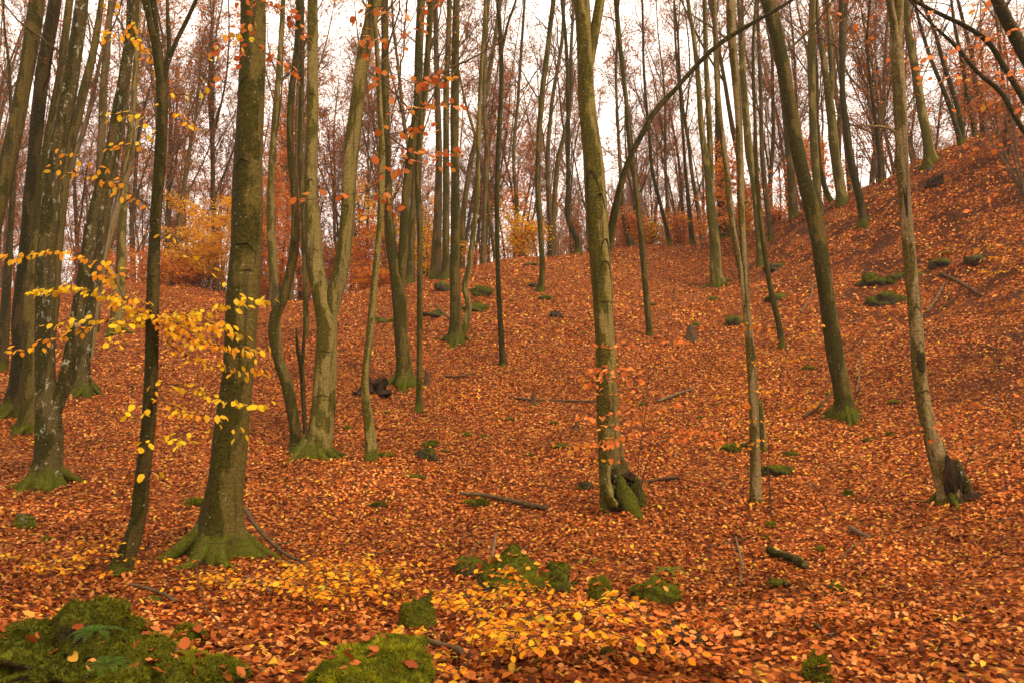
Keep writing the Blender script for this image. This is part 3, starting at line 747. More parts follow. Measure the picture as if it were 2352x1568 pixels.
tree('beech_tree', 'crest beech forking high into two thin stems on the steep bank',
 [(1935,468,28),(1930,430,24),(1925,400,23),(1913,310,21),(1907,250,20),(1893,150,14),(1880,60,10),(1876,0,8)], forks=[[(1907,245,13),(1911,180,12),(1905,90,10),(1900,0,8)]], bark='pale', flare=.3, ht=18, leaves=300)
tree('beech_tree', 'leaning slim beech with mossy split foot below the crest',
 [(1984,518,20),(1979,480,17),(1968,430,17),(1954,366,17),(1945,300,15),(1936,220,13),(1933,110,11),(1931,0,9)], bark='dark', flare=.8, roots=4, moss=.7, ht=17, leaves=250, n1=16)
tree('beech_tree', 'spindly leafy sapling tree standing on the skyline of the bank',
 [(2023,416,10),(2017,330,9),(2008,256,8),(1998,183,7),(1993,128,6),(1998,0,5)], bark='dark', ht=14, leaves=380, n1=26, f0=.12, inc=(.8,1.3))
t_rt, st_rt, b_rt, Y_rt = tree('beech_tree', 'smooth pale beech with dark hollow rotten foot and long bark wound',
 [(2192,1148,56),(2172,1095,52),(2152,1040,42),(2137,993,34),(2125,940,32),(2116,883,30),(2106,773,29),(2095,663,28),(2083,517,28),(2076,440,27),(2071,347,27),(2066,220,27),(2061,110,25),(2052,45,18),(2043,0,15)],
 forks=[[(2062,110,20),(2064,50,20),(2065,0,19)],[(2062,318,9),(2053,300,8),(2038,293,7),(2005,290,5),(1977,288,2.5)]],
 bark='smooth', flare=.5, lobes=4, roots=3, moss=.25, ht=17, n1=12, leaves=120, f0=.5)
tree('beech_tree', 'crest beech with a broad foot rooted on the steep bank edge',
 [(2138,378,30),(2134,350,24),(2128,310,20),(2117,256,19),(2100,146,18),(2086,73,16),(2083,0,14)], bark='pale', flare=.6, roots=3, moss=.4, ht=17, leaves=400, n1=18)
for i, (lab, pts) in enumerate([
 ('thin leaning stem growing from a clump on the bank skyline', [(2207,332,14),(2190,270,11),(2165,200,10),(2140,140,8),(2120,80,7),(2100,0,6)]),
 ('second thin stem of the skyline clump, bowing near its top', [(2213,322,11),(2192,220,10),(2167,146,9),(2152,90,8),(2130,30,7),(2116,0,6)]),
 ('straight slender stem past the skyline clump', [(2240,312,10),(2222,220,9),(2207,128,8),(2192,55,7),(2185,0,6)]),
 ('leafy slender stem at the top of the steep bank', [(2262,318,11),(2244,220,10),(2233,128,9),(2218,73,8),(2200,0,7)])]):
    tree('beech_tree', lab, pts, Y=31.5 + i * .6, bark='dark', ht=14, leaves=420, n1=18, group='thin stems on the skyline of the bank', f0=.2)
tree('beech_tree', 'dark stump footed beech behind the upper slope fork', [(1664,548,28),(1660,480,26),(1653,400,20),(1650,300,15),(1645,100,10)], Y=42, bark='dark', ht=20, leaves=150, flare=.3)
tree('beech_tree', 'hazy brown beech beyond the sturdy leaning beech', [(1824,505,24),(1820,440,20),(1814,366,16),(1806,290,14),(1790,150,10),(1780,0,8)], Y=38, bark='far', ht=20, leaves=300)
tree('beech_tree', 'thin twiggy beech between the mid slope beeches', [(1770,535,14),(1758,440,12),(1750,350,10),(1748,250,9),(1740,0,7)], Y=37, bark='far', ht=18, leaves=300)
tree('beech_tree', 'slim beech bending off the foot of the crest fork', [(1914,474,15),(1900,446,12),(1888,405,11),(1879,330,9),(1875,150,8)], Y=36, bark='olive', ht=17, leaves=300)
tree('beech_tree', 'slanting thin beech at the saddle of the ridge', [(1537,562,11),(1520,480,9),(1500,400,8),(1490,300,7),(1480,180,6),(1475,0,5)], bark='dark', ht=19, leaves=60)
tree('beech_tree', 'short dark stemmed beech on the saddle beside the slanting one', [(1590,553,14),(1585,500,11),(1577,420,8),(1570,330,7),(1560,150,6)], bark='dark', ht=17, leaves=80)
tree('beech_tree', 'small beech with swept foot behind the orange shrubs on the ridge', [(1452,564,14),(1440,535,12),(1433,500,10),(1428,440,9),(1420,300,7),(1415,150,6)], Y=43, bark='far', ht=18, leaves=80)
tree('beech_tree', 'hazy beech close behind the slim upper slope beech', [(1266,582,16),(1262,480,12),(1258,366,10),(1270,220,9),(1290,100,8),(1296,0,7)], Y=42, bark='far', ht=20, leaves=80)
tree('beech_tree', 'crooked hazy beech between the slim one and the S bend', [(1271,580,14),(1275,440,12),(1280,380,11),(1292,325,10),(1308,256,9),(1312,110,8),(1318,0,7)], Y=43, bark='far', ht=20, leaves=80)
tree('beech_tree', 'slim hazy beech standing right of the sinuous thin beech', [(1110,606,13),(1112,500,11),(1118,366,10),(1112,200,9),(1122,0,8)], Y=40, bark='far', ht=20, leaves=120)
tree('beech_tree', 'thin hazy beech with kinked stem near the yellow ridge sapling', [(1184,594,11),(1188,480,9),(1180,380,8),(1192,200,7),(1205,0,6)], Y=43, bark='far', ht=19, leaves=100)
tree('beech_tree', 'brown beech whose stem leans uphill behind the lone slim dark beech', [(1062,622,15),(1064,500,13),(1080,380,12),(1110,250,11),(1135,100,9),(1150,0,8)], Y=41, bark='far', ht=20, leaves=260)

# ---- trees standing just outside the picture whose branches reach into it
tr_o, st_o, b_o, Y_o = tree('beech_tree', 'beech at the edge of the steep bank with dark limbs reaching over the leaves',
 [(2480,560,36),(2440,330,33),(2400,210,30),(2352,120,28),(2317,55,26),(2290,0,24)],
 forks=[[(2420,330,16),(2352,230,13),(2310,160,12),(2266,92,11),(2222,62,10),(2170,37,9),(2097,0,7)],
        [(2430,400,14),(2335,275,11),(2299,212,10),(2244,165,9),(2200,110,8),(2152,66,6),(2120,35,4)]], Y=16.5, bark='dark', flare=.3, ht=16, n1=18, leaves=420, f0=.3, L1=(1.5, 2.8))

# ---------------------------------------------------------------- slender trees of the wood behind, copies of ten built ones
def proto_tree(i):
    rg = np.random.default_rng(900 + i); ht = 18 + rg.uniform(-2, 2); rb = rg.uniform(.11, .16)
    k = 12; P = np.zeros((k, 3)); d = np.array([rg.normal(0, .04), rg.normal(0, .04), 1.])
    for j in range(1, k):
        d = norm(d + rg.normal(0, .05, 3) * [1, 1, 0] + [0, 0, .05]); P[j] = P[j - 1] + d * ht / (k - 1)
    P = np.concatenate([[[0, 0, -.8]], P]); R = np.concatenate([[rb * 1.1], rb * (1 - np.linspace(0, .85, k) ** 1.1)])
    me, Q, r = trunk_mesh(P, R, 0, 7, 900 + i, .25, 4, BARK['far'], (0, 0, 0), .0 if i % 3 else .3, .5, .03)
    stems = [(Q, r)]; limbs = []
    for f in range(2):
        s = int(len(Q) * rg.uniform(.3, .55)); dd = norm(np.array([rg.normal(), rg.normal(), 3.2]))
        Pf = grow(rg, Q[s][None], dd[None], np.array([ht * .45]), 9, .10, .05)[0]
        mf, Qf, rf = trunk_mesh(Pf, np.linspace(r[s] * .6, .02, 9), 0, 6, i, 0, 4, BARK['far'], (0, 0, 0), 0, .6, .02)
        limbs.append(mf); stems.append((Qf, rf))
    pal, lv = (('brown', 600), ('rust', 600), ('brown', 300), ('orange', 900), ('orange', 450))[i % 5]
    cr = [crown(rg, Q, r, .26, .99, 24, 8, 5, (1.6, 3.4), lv, pal, (.35, .85), twigm=M_FARTWIG, min_r=.0065, leafs=(.09, .15))]
    for Qf, rf in stems[1:]: cr.append(crown(rg, Qf, rf, .15, .99, 12, 6, 4, (1.3, 2.4), lv // 2, pal, (.35, .85), twigm=M_FARTWIG, min_r=.0065, leafs=(.09, .15)))
    return me, limbs, cr
PROT = [proto_tree(i) for i in range(10)]
rg = np.random.default_rng(77)
def far_tree(x, Y, i, label, group, s=None):
    X0 = (x * K - 512) / F * Y / CP * (1.0); z = h1(X0, Y)
    root = empty('beech_tree', (X0, Y, z), label, 'tree', group)
    root.rotation_euler = (rg.normal(0, .03), rg.normal(0, .03), rg.uniform(0, 6.28))
    sc_ = s or rg.uniform(.9, 1.36); root.scale = (sc_, sc_, sc_ * rg.uniform(.9, 1.1))
    me, limbs, cr = PROT[i % 10]
    root['label'] = label.replace('beech', ('beech with thin brown leaves', 'beech thick with rust leaves', 'nearly bare beech', 'beech flecked with orange leaves', 'beech with a few orange leaves')[i % 5], 1)
    obj('trunk', me, root)
    for l in limbs: obj('limb', l, root)
    for c in cr: obj('crown', c, root)
k = 0
for (m, x0, x1, y0, y1, lab, grp) in (
  (54, -150, 620, 46, 84, 'slender hazy beech beyond the yellow and orange shrubs', 'slender beeches beyond the shrubs'),
  (38, 620, 1130, 42, 82, 'slender hazy beech beyond the bank of the straight ridge tree', 'slender beeches beyond the bank'),
  (30, 1130, 1700, 48, 85, 'slender hazy beech in the dip between ridge and far hill', 'slender beeches beyond the ridge'),
  (28, 1700, 2420, 38, 66, 'slender tall beech on the plateau behind the steep bank', 'slender beeches behind the steep bank')):
    for j in range(m):
        x = x0 + (x1 - x0) * (j + rg.uniform(0, 1)) / m
        k += 1; far_tree(x, rg.uniform(y0, y1), int(rg.integers(0, 10)), lab, grp)

# ---------------------------------------------------------------- wood on the far hill: a mass of bare crowns
def far_wood():
    rg = np.random.default_rng(5); b = Build()
    m = 2600
    x = rg.uniform(-75, 130, m); y = rg.uniform(84, 165, m); z = H(x, y)
    ht = rg.uniform(9, 16, m)
    S = np.stack([x, y, z - .5], 1)
    P = grow(rg, S, np.stack([rg.normal(0, .05, m), rg.normal(0, .05, m), np.ones(m)], 1), ht, 5, .1, .05)
    V, p = tubes(P, np.linspace(.13, .03, 5)[None] * rg.uniform(.7, 1.3, (m, 1)), 3); b.add(V, p)
    S2, D2, i2, t2 = along(rg, P, 10, .25, 1.)
    P2 = grow(rg, S2, side_dirs(rg, D2, .35, .9), rg.uniform(1.2, 3., len(S2)), 2, .12, .1)
    V, p = tubes(P2, np.array([[.05, .025]]) * np.ones((len(P2), 1)), 3); b.add(V, p)
    lv = 30000; e = P2[rg.integers(0, len(P2), lv), 1] + rg.normal(0, .3, (lv, 3))
    leaf_cloud('far', e, rg.uniform(.2, .4, lv), rg.uniform(0, 6.3, lv), rg.normal(0, .6, lv), rg.normal(0, .5, lv), pick(rg, 'brown', lv) * 1.1, b, 1)
    return b.mesh('far_wood', [M_FARTWIG, LEAFM], False)
tag(obj('far_wood', far_wood()), 'pinkish brown mass of bare trees on the hazy far hill', 'woods', kind='stuff')

# ---------------------------------------------------------------- bark details on the traced trees
def on_stem(st, y):
    Q, r = st; v = 341 - F * ((Q[:, 2] * CP - Q[:, 1] * SP) / (Q[:, 1] * CP + Q[:, 2] * SP)); v = v / K
    i = int(np.argmin(np.abs(v - y))); return Q[i], r[i]
def trunk_of(root): return [c for c in root.children if c.name.split('.')[0] == 'trunk'][0]
def scar(root, base, st, y, th=.9, drop=.16, c=0., rad=.011):
    C, r = on_stem(st, y); t = np.linspace(-th, th, 15); rr = r * 1.02
    P = np.stack([C[0] + rr * np.sin(t + c), C[1] - rr * np.cos(t + c), C[2] - drop * (np.abs(t) / th) ** 2.3 + .012 * np.sin(t * 7 + y) + .006 * np.sin(t * 23 + y)], 1)
    V, p = tubes(P[None], (rad * (1.1 - .95 * (np.abs(t) / th) ** 2) * (1 + .3 * np.sin(t * 15 + y)))[None], 6, True)
    obj('branch_scar', new_mesh('branch_scar', V - base, p, [M_SCAR]), trunk_of(root))
def blob_mesh(name, c, rad, seed, mat, base, sub=3, amp=.25, freq=3., attrs=None, flatb=None):
    import bmesh
    bm = bmesh.new(); bmesh.ops.create_icosphere(bm, subdivisions=sub, radius=1.)
    V = np.array([v.co[:] for v in bm.verts]); P = np.array([[v.index for v in f.verts] for f in bm.faces]); bm.free()
    s = seed * 13.7
    d = sum(a * (vnoise(V[:, 0] * f + s, V[:, 1] * f + V[:, 2] * f * .7, 3) + vnoise(V[:, 1] * f - s, V[:, 2] * f + V[:, 0] * f * .6, 4)) for f, a in ((freq * .5, amp), (freq, amp * .6), (freq * 2.3, amp * .32), (freq * 5, amp * .14)))
    cr = sum(a * (1 - 2 * np.abs(vnoise(V[:, 0] * f + s * 2, V[:, 1] * f - V[:, 2] * f * .8, 7))) for f, a in ((freq * 1.1, amp * .55), (freq * 2.6, amp * .35), (freq * 6, amp * .15)))
    V = V * (1 + d * .8 - np.abs(cr) * .9)[:, None]
    Vw = V * np.asarray(rad)[None] + np.asarray(c)[None]
    return Vw, P
def knot(root, base, C, rad, seed, mat, name='burl', amp=.22):
    V, P = blob_mesh(name, C, rad, seed, mat, base, 3, amp, 3.)
    obj(name, new_mesh(name, V - base, [P], [mat], None, True, {'h': ('FLOAT', np.clip((V[:, 2] - base[2]) * 2.2, 0, 9)), 'moss': ('FLOAT', np.full(len(V), .1))}), trunk_of(root))
for y, th, dr, c in ((165, .95, .30, .0), (300, .5, .10, -.7), (405, .95, .28, .0), (546, .9, .12, .1), (640, .45, .05, .5), (760, .5, .04, -.3), (880, .8, .03, .1), (1105, .5, .02, .2)):
    scar(t_big, b_big, st_big[0], y, th, dr, c, .011 if dr > .1 else .006)
for y, th, dr, c in ((410, .9, .42, -.35), (465, .8, .40, .3), (540, .7, .6, .45), (620, .75, .40, .35), (715, .8, .05, .1), (806, .6, .03, -.4), (846, .5, .03, -.3), (990, .6, .03, 0), (170, .5, .3, .2)):
    scar(t_main, b_main, st_main[0], y, th, dr, c, .012 if dr > .1 else .006)
for y, th, dr in ((590, .8, .05), (640, .6, .03), (820, .9, .03), (900, .8, .03), (420, .7, .2), (230, .7, .15)):
    scar(t_y, b_y, st_y[0], y, th, dr, .1, .008)
for y, th, dr in ((700, .8, .16), (560, .5, .04), (800, .8, .12), (880, .9, .06)):
    scar(t_rt, b_rt, st_rt[0], y, th, dr, 0, .007)
# gnarled foot of the pale beech: burl, hollow, prop roots
C, r0 = on_stem(st_main[0], 1085)
knot(t_main, b_main, C + [.10, -.13, -.02], (.19, .15, .26), 1, BARK['lichen'])
knot(t_main, b_main, C + [-.05, -.17, -.36], (.12, .10, .16), 2, BARK['lichen'])
knot(t_main, b_main, C + [.27, -.05, -.10], (.10, .10, .10), 3, M_ROTTEN, 'rotten_hollow', .45)
knot(t_main, b_main, at(1412, 1158, Y_main - .30), (.15, .10, .11), 4, M_ROTTEN, 'rotten_hollow', .35)
knot(t_main, b_main, at(1442, 1098, Y_main - .20), (.11, .08, .09), 14, M_ROTTEN, 'rotten_hollow', .5)
def root_tube(root, base, pts, ws, Y, dY, mat, mossk=1.):
    P = np.array([at(x, y, Y + d) for (x, y), d in zip(pts, dY)]); R = np.array([wid(w, p) / 2 for w, p in zip(ws, P)])
    Q, r = resample(P, R, .05, .05, 0); V, p = tubes(Q[None], r[None], 14, True)
    V = V + .035 * np.stack([vnoise(V[:, 2] * 9, V[:, 0] * 11, 1), vnoise(V[:, 0] * 11, V[:, 2] * 9, 2), vnoise(V[:, 1] * 11, V[:, 2] * 11, 5)], 1)
    obj('root', new_mesh('root', V - base, p, [mat], None, True, {'h': ('FLOAT', np.clip((V[:, 2] - base[2]) * mossk, 0, 9))}), root)
    if mossk < 1:
        tri = np.concatenate([p[0][:, [0, 1, 2]], p[0][:, [0, 2, 3]]])
        tag(obj('moss', fuzz(V, tri, 2200, np.random.default_rng(int(pts[0][0])), -.6, (.015, .035), .7).mesh('moss', [M_MOSSB], False, base), root), kind='stuff')
root_tube(t_main, b_main, [(1420, 1085), (1432, 1125), (1450, 1160), (1476, 1208)], [28, 36, 36, 20], Y_main, [-.12, -.28, -.45, -.7], BARK['lichen'], .35)
root_tube(t_main, b_main, [(1394, 1070), (1391, 1105), (1397, 1135), (1412, 1158)], [26, 24, 24, 20], Y_main, [-.20, -.33, -.42, -.4], BARK['pale'], 3)
root_tube(t_main, b_main, [(1450, 1095), (1466, 1130), (1474, 1165), (1476, 1185)], [26, 30, 26, 20], Y_main, [.02, .0, -.05, -.1], BARK['lichen'], .5)
# hollow rotten foot and wound of the smooth beech
C, r0 = on_stem(st_rt[0], 1085)
knot(t_rt, b_rt, C + [.16, -.06, -.12], (.20, .17, .34), 5, BARK['lichen'])
knot(t_rt, b_rt, C + [.02, -.18, -.15], (.11, .08, .32), 6, M_ROTTEN, 'rotten_hollow', .4)
knot(t_rt, b_rt, C + [.34, -.05, -.45], (.26, .18, .16), 7, M_ROTTEN, 'rotten_hollow', .4)
C, r0 = on_stem(st_rt[0], 487)
knot(t_rt, b_rt, C + [-.02, -r0 * .93, .0], (.035, .025, .34), 8, M_ROTTEN, 'bark_wound', .3)
C, r0 = on_stem(st_rt[0], 835)
knot(t_rt, b_rt, C + [0, -r0 * .72, .0], (r0 * .7, r0 * .35, .26), 9, BARK['dark'], 'burl', .08)

# ---------------------------------------------------------------- moss blades, rocks, stumps, sticks
rseed = [0]
def rock(x, by, w, h, label, moss=.2, fz=0, name='mossy_rock', cat='rock', group=None, deep=.8, Y=None, tint=1., sub=None, amp=.2, ln=(.012, .03)):
    rseed[0] += 1; rg = np.random.default_rng(300 + rseed[0])
    p = hit(x, by) if Y is None else at(x, by, Y)
    wr, hr = wid(w, p), wid(h, p)
    if p[1] > 13.5: hr *= .62; tint *= .8; amp = max(amp, .3); moss -= .12; ln = (max(ln[0], .02), max(ln[1], .05))
    c = np.array([p[0], p[1] + wr * deep * .4, 0.]); zg = h1(c[0], c[1] - wr * deep * .35)
    c[2] = zg + hr * .18
    root = empty(name, (c[0], c[1], zg), label, cat, group); base = np.array([c[0], c[1], zg])
    V, P = blob_mesh('rock', c, (wr * .52, wr * deep * .5, hr * .82), rseed[0], M_ROCK, base, sub or (4 if p[1] < 12 else 3), amp, 2.6)
    stone = obj('stone', new_mesh('stone', V - base, [P], [M_ROCK], None, True, {'moss': ('FLOAT', np.full(len(V), moss))}), root)
    if p[1] < 12 and w > 50:                                # leaves that came to rest on it
        top = V[(V[:, 2] > zg + hr * .35) & (rg.random(len(V)) < .5)]
        for i in range(min(len(top), 8 + int(wr * 40))):
            q = top[int(rg.integers(0, len(top)))]; o = obj('leaf', PROTO['fall'][i % 5], root, q - base + [0, 0, .018]); s = rg.uniform(.06, .09); o.scale = (s, s, s)
            nv = norm(q - c); o.rotation_euler = (rg.normal(0, .35) - nv[1] * .7, rg.normal(0, .35) + nv[0] * .7, rg.uniform(0, 6.28))
    if fz:
        o = obj('moss', fuzz(V, P, fz, rg, -.35, ln, tint).mesh('moss', [M_MOSSB], False, base), stone); tag(o, kind='stuff')
    return root
rock(75, 1640, 340, 150, 'large dark mossy boulder grown over with green ferns', .45, 24000, deep=1.1, Y=4.3, tint=.5, sub=5, amp=.3, ln=(.012, .034))
rock(265, 1640, 220, 130, 'lower hump of mossy rock joined to the large ferny boulder', .45, 12000, deep=.9, Y=4.1, tint=.65, sub=5, amp=.3, ln=(.012, .032))
rock(30, 1470, 120, 70, 'mossy ledge behind the large ferny boulder', .45, 5000, Y=5.2, tint=.7, sub=4, amp=.35)
rock(425, 1590, 230, 62, 'low flat moss cushion among leaves beside the large ferny boulder', .45, 9000, Y=4.45, tint=.9, sub=4)
rock(845, 1608, 300, 118, 'bright green moss covered boulder at the stream of golden seedlings', .6, 30000, Y=4.35, tint=1.5, sub=5, amp=.13)
rock(420, 1475, 62, 30, 'small soft moss mound above the low moss cushion', .5, 3000)
rock(910, 1500, 130, 26, 'flat moss patch behind the bright green boulder', .5, 4000)
rock(1165, 1352, 150, 84, 'hunched mossy rock, tallest of the outcrop below the pale beech', .3, 9000, tint=.62, amp=.17)
rock(1268, 1360, 115, 66, 'broad mossy rock with bare lichen face in the outcrop', .22, 6000, tint=.65, amp=.26)
rock(1072, 1322, 70, 44, 'low dark mossy rock at the end of the outcrop', .2, 2500, tint=.6)
rock(1180, 1362, 140, 36, 'moss ledge under the hunched rock of the outcrop', .5, 5000, tint=.9)
rock(1383, 1388, 55, 62, 'upright egg shaped mossy stone beside the outcrop', .5, 4000, tint=.8, amp=.1)
rock(1512, 1385, 110, 50, 'mossy rock with a fern on it past the egg shaped stone', .4, 5000, tint=.75, amp=.25)
rock(1885, 1575, 62, 62, 'square mossy rock alone among leaves', .25, 4000, tint=.9)
rock(1400, 1518, 40, 22, 'small dark rock among the golden seedlings', .1, 600, tint=.6)
rock(865, 1168, 48, 28, 'rounded lichen spotted stone in the open leaves', .2, 1800, tint=.7)
rock(1096, 1165, 58, 26, 'mossy stone lying against the fallen log', .4, 2500, tint=.9)
rock(1344, 1126, 36, 36, 'bare grey pointed rock near the gnarled beech foot', -.1, 600, tint=.9, amp=.3)
rock(979, 1056, 50, 48, 'dark triangular rock with mossy shoulder', .05, 1500, tint=.8, amp=.28)
rock(988, 1026, 46, 22, 'bright moss cushion behind the dark triangular rock', .5, 1800)
rock(438, 1166, 62, 28, 'bright moss cushion behind the foot of the thick beech', .6, 3000, tint=1.3)
rock(105, 1248, 32, 16, 'small moss cushion in leaves near the low mossy stump', .5, 900)
rock(1680, 1038, 44, 32, 'mossy round stone next to the knotty pale beech', .5, 1500, tint=1.2)
rock(1715, 1030, 40, 18, 'flat grey stone touching the knotty pale beech', -.2, 0)
rock(1800, 1090, 66, 40, 'leaf strewn moss clump uphill of the fallen pale wood', .4, 1800)
rock(1822, 1048, 40, 14, 'thin moss strip above the leaf strewn clump', .5, 800, tint=1.2)
rock(1955, 1140, 34, 24, 'small mossy cone of rock on the lower slope', .3, 600)
rock(2018, 655, 84, 50, 'big moss capped boulder on the steep bank', .5, 2500, tint=.75, amp=.36, deep=.6, ln=(.03, .06))
rock(2068, 648, 52, 36, 'mossy shoulder stone beside the big bank boulder', .5, 1500, tint=.75, amp=.36, deep=.6, ln=(.03, .06))
rock(2050, 698, 76, 40, 'dark mossy boulder just below the big bank boulder', .4, 1800, tint=.6, amp=.36, deep=.6, ln=(.03, .06))
rock(2172, 612, 50, 34, 'mossy rock with a tuft of fern on the steep bank', .3, 800, tint=.8)
rock(2255, 606, 50, 40, 'dark rock under the orange shrub of the bank', .1, 500, tint=.6)
rock(2110, 640, 34, 22, 'small mossy rock behind the smooth pale beech', .2, 300)
rock(1105, 682, 60, 44, 'craggy mossy rock heap on the bank by the sinuous beech', .5, 1800, tint=.75, amp=.38, deep=.6, ln=(.03, .06))
rock(1092, 718, 74, 34, 'lower ledge of the craggy bank heap', .4, 1500, tint=.65, amp=.38, deep=.6, ln=(.03, .06))
rock(1018, 668, 40, 40, 'mossy crag on the bank behind the straight ridge beech', .2, 500, tint=.7, amp=.3)
rock(1000, 730, 60, 34, 'dark mossy rock under the dead branch on the bank', .1, 500, tint=.6, amp=.3)
rock(872, 742, 36, 24, 'mossy rock beside the wavy slender beech', .4, 400, tint=.9)
rock(1255, 688, 34, 18, 'moss stone at the foot of the slim upper slope beech', .4, 400)
rock(1228, 660, 30, 18, 'dark stone on the upper slope', -.1, 100)
rock(1218, 610, 36, 14, 'moss hummock close under the ridge crest', .4, 300)
rock(1278, 728, 26, 22, 'small black rock in the middle of the leaf slope', -.3, 0, amp=.35)
rock(1692, 748, 52, 34, 'moss clump behind the knotty pale beech at mid slope', .4, 700)
rock(1785, 690, 50, 26, 'moss bank by the thin curved beech', .4, 600)
rock(1790, 616, 60, 26, 'dark mossy hump on the upper slope', .2, 500, tint=.7)
rock(1600, 748, 28, 14, 'bright moss cushion above the small root stump', .6, 500, tint=1.3)
for i, (x, by, w, h) in enumerate([(1270,974,20,10),(1290,1030,58,15),(1170,964,24,8),(1110,1004,26,8),(950,1098,52,14),(1072,1000,24,8),(890,1048,40,16),(1345,768,18,8),(880,950,24,8),(1025,1040,18,7),(1220,1046,26,8),
        (1610,962,18,9),(1480,930,22,10),(1860,850,30,16),(2005,1012,40,10),(2050,1000,22,9),(1776,1212,26,14),(1890,1268,26,14),(1795,1345,40,14),(1925,1362,30,22),(2060,925,30,10),(1905,908,20,8),(835,905,40,24),(800,985,26,10),(905,740,50,14),(1640,690,30,14),(1500,700,14,8),(1760,1240,16,8),(60,1215,30,20),(345,1385,40,14)]):
    rock(x, by, w, h, 'small flat moss cushion poking out of the fallen leaves', .6, 500 if by < 1200 else 900, 'moss_cushion', 'moss', 'moss cushions dotted over the slope', tint=1.0)

def stump(x, by, w, h, label, mat, moss=.6, jag=.35, seed=0, taper=.8, name='tree_stump', fz=0, flare=.5):
    rg = np.random.default_rng(600 + seed); p = hit(x, by); wr, hr = wid(w, p) / 2, wid(h, p)
    zg = h1(p[0], p[1] + wr); base = np.array([p[0], p[1] + wr, zg]); sides = 20; k = 9
    a = np.arange(sides) * 2 * math.pi / sides; V = []
    top = 1 - jag * (.5 + .5 * np.sin(a + rg.uniform(0, 6)) * rg.uniform(.4, 1) + rg.uniform(-.15, .15, sides)).clip(0, 1)
    for j in range(k):
        t = j / (k - 1); rr = wr * (1 + flare * np.exp(-t * 4) * (.6 + .6 * np.cos(a * 4 + seed)) - (1 - taper) * t) * (1 + .07 * np.sin(a * 7 + t * 3) + rg.normal(0, .03, sides))
        V.append(np.stack([base[0] + rr * np.cos(a), base[1] + rr * np.sin(a), zg - .15 + (hr + .15) * t * top], 1))
    V.append(np.stack([base[0] + wr * .5 * np.cos(a), base[1] + wr * .5 * np.sin(a), zg + hr * top * .62], 1))
    V.append(np.tile(np.array([[base[0], base[1], zg + hr * .45]]), (sides, 1)) + rg.normal(0, .004, (sides, 3)))
    V = np.concatenate(V)
    if mat is M_ROTTEN:                                      # ragged decayed wood
        g = 2.2 / wr; V = V + .42 * wr * np.stack([vnoise(V[:, 0] * g, V[:, 2] * g + V[:, 1] * g, 41), vnoise(V[:, 1] * g, V[:, 2] * g + V[:, 0] * g, 42), .8 * vnoise(V[:, 0] * g * 1.5, V[:, 1] * g * 1.5, 43)], 1)
    k += 2; idx = np.arange(k * sides).reshape(k, sides); nx = np.roll(idx, -1, 1)
    q = np.stack([idx[:-1], nx[:-1], nx[1:], idx[1:]], -1).reshape(-1, 4)
    root = empty(name, base, label, 'stump')
    obj('stump_wood', new_mesh('stump_wood', V - base, [q], [mat], None, True, {'h': ('FLOAT', np.clip((V[:, 2] - zg) / moss, 0, 9)), 'moss': ('FLOAT', np.full(len(V), moss * .3))}), root)
    if fz:
        tri = np.concatenate([q[:, [0, 1, 2]], q[:, [0, 2, 3]]]); o = obj('moss', fuzz(V, tri, fz, rg, -.4, (.012, .03), .8).mesh('moss', [M_MOSSB], False, base), root); tag(o, kind='stuff')
    return root
stump(950, 1450, 92, 95, 'mossy rotten stump with pale lichen among the golden seedlings', BARK['lichen'], 1.2, .45, 1, .75, fz=5000)
stump(42, 1215, 46, 30, 'low mossy stump sunk in the leaves', BARK['lichen'], .4, .25, 2, .85, fz=800)
stump(980, 888, 14, 42, 'broken reddish snag beside the slim upright beech', M_DEAD, .3, .3, 3, .8, 'tree_snag')
stump(1226, 930, 16, 38, 'pointed splintered stump on the open slope', M_DEAD, .3, .5, 4, .35, 'tree_snag', flare=.9)
stump(1592, 782, 30, 34, 'small dark stump with a trailing root', M_DEAD, .3, .4, 5, .6)
stump(1322, 990, 14, 28, 'thin splintered stub next to the moss stone', M_DEAD, .3, .5, 6, .4, 'tree_snag')
stump(2160, 425, 32, 22, 'dark uprooted stump on the steep bank', M_ROTTEN, .2, .5, 7, .8)
stump(2140, 395, 16, 18, 'little broken stub beside the crest beech', M_DEAD, .2, .5, 8, .5)
stump(850, 905, 58, 34, 'black tangled root plate of a fallen tree behind the wavy beech', M_ROTTEN, .2, .6, 9, .9, 'root_plate', flare=.8)
stump(1590, 1490, 90, 44, 'dark hollow rotten stump in the leaves past the seedlings', M_ROTTEN, .3, .5, 10, .9, fz=900)

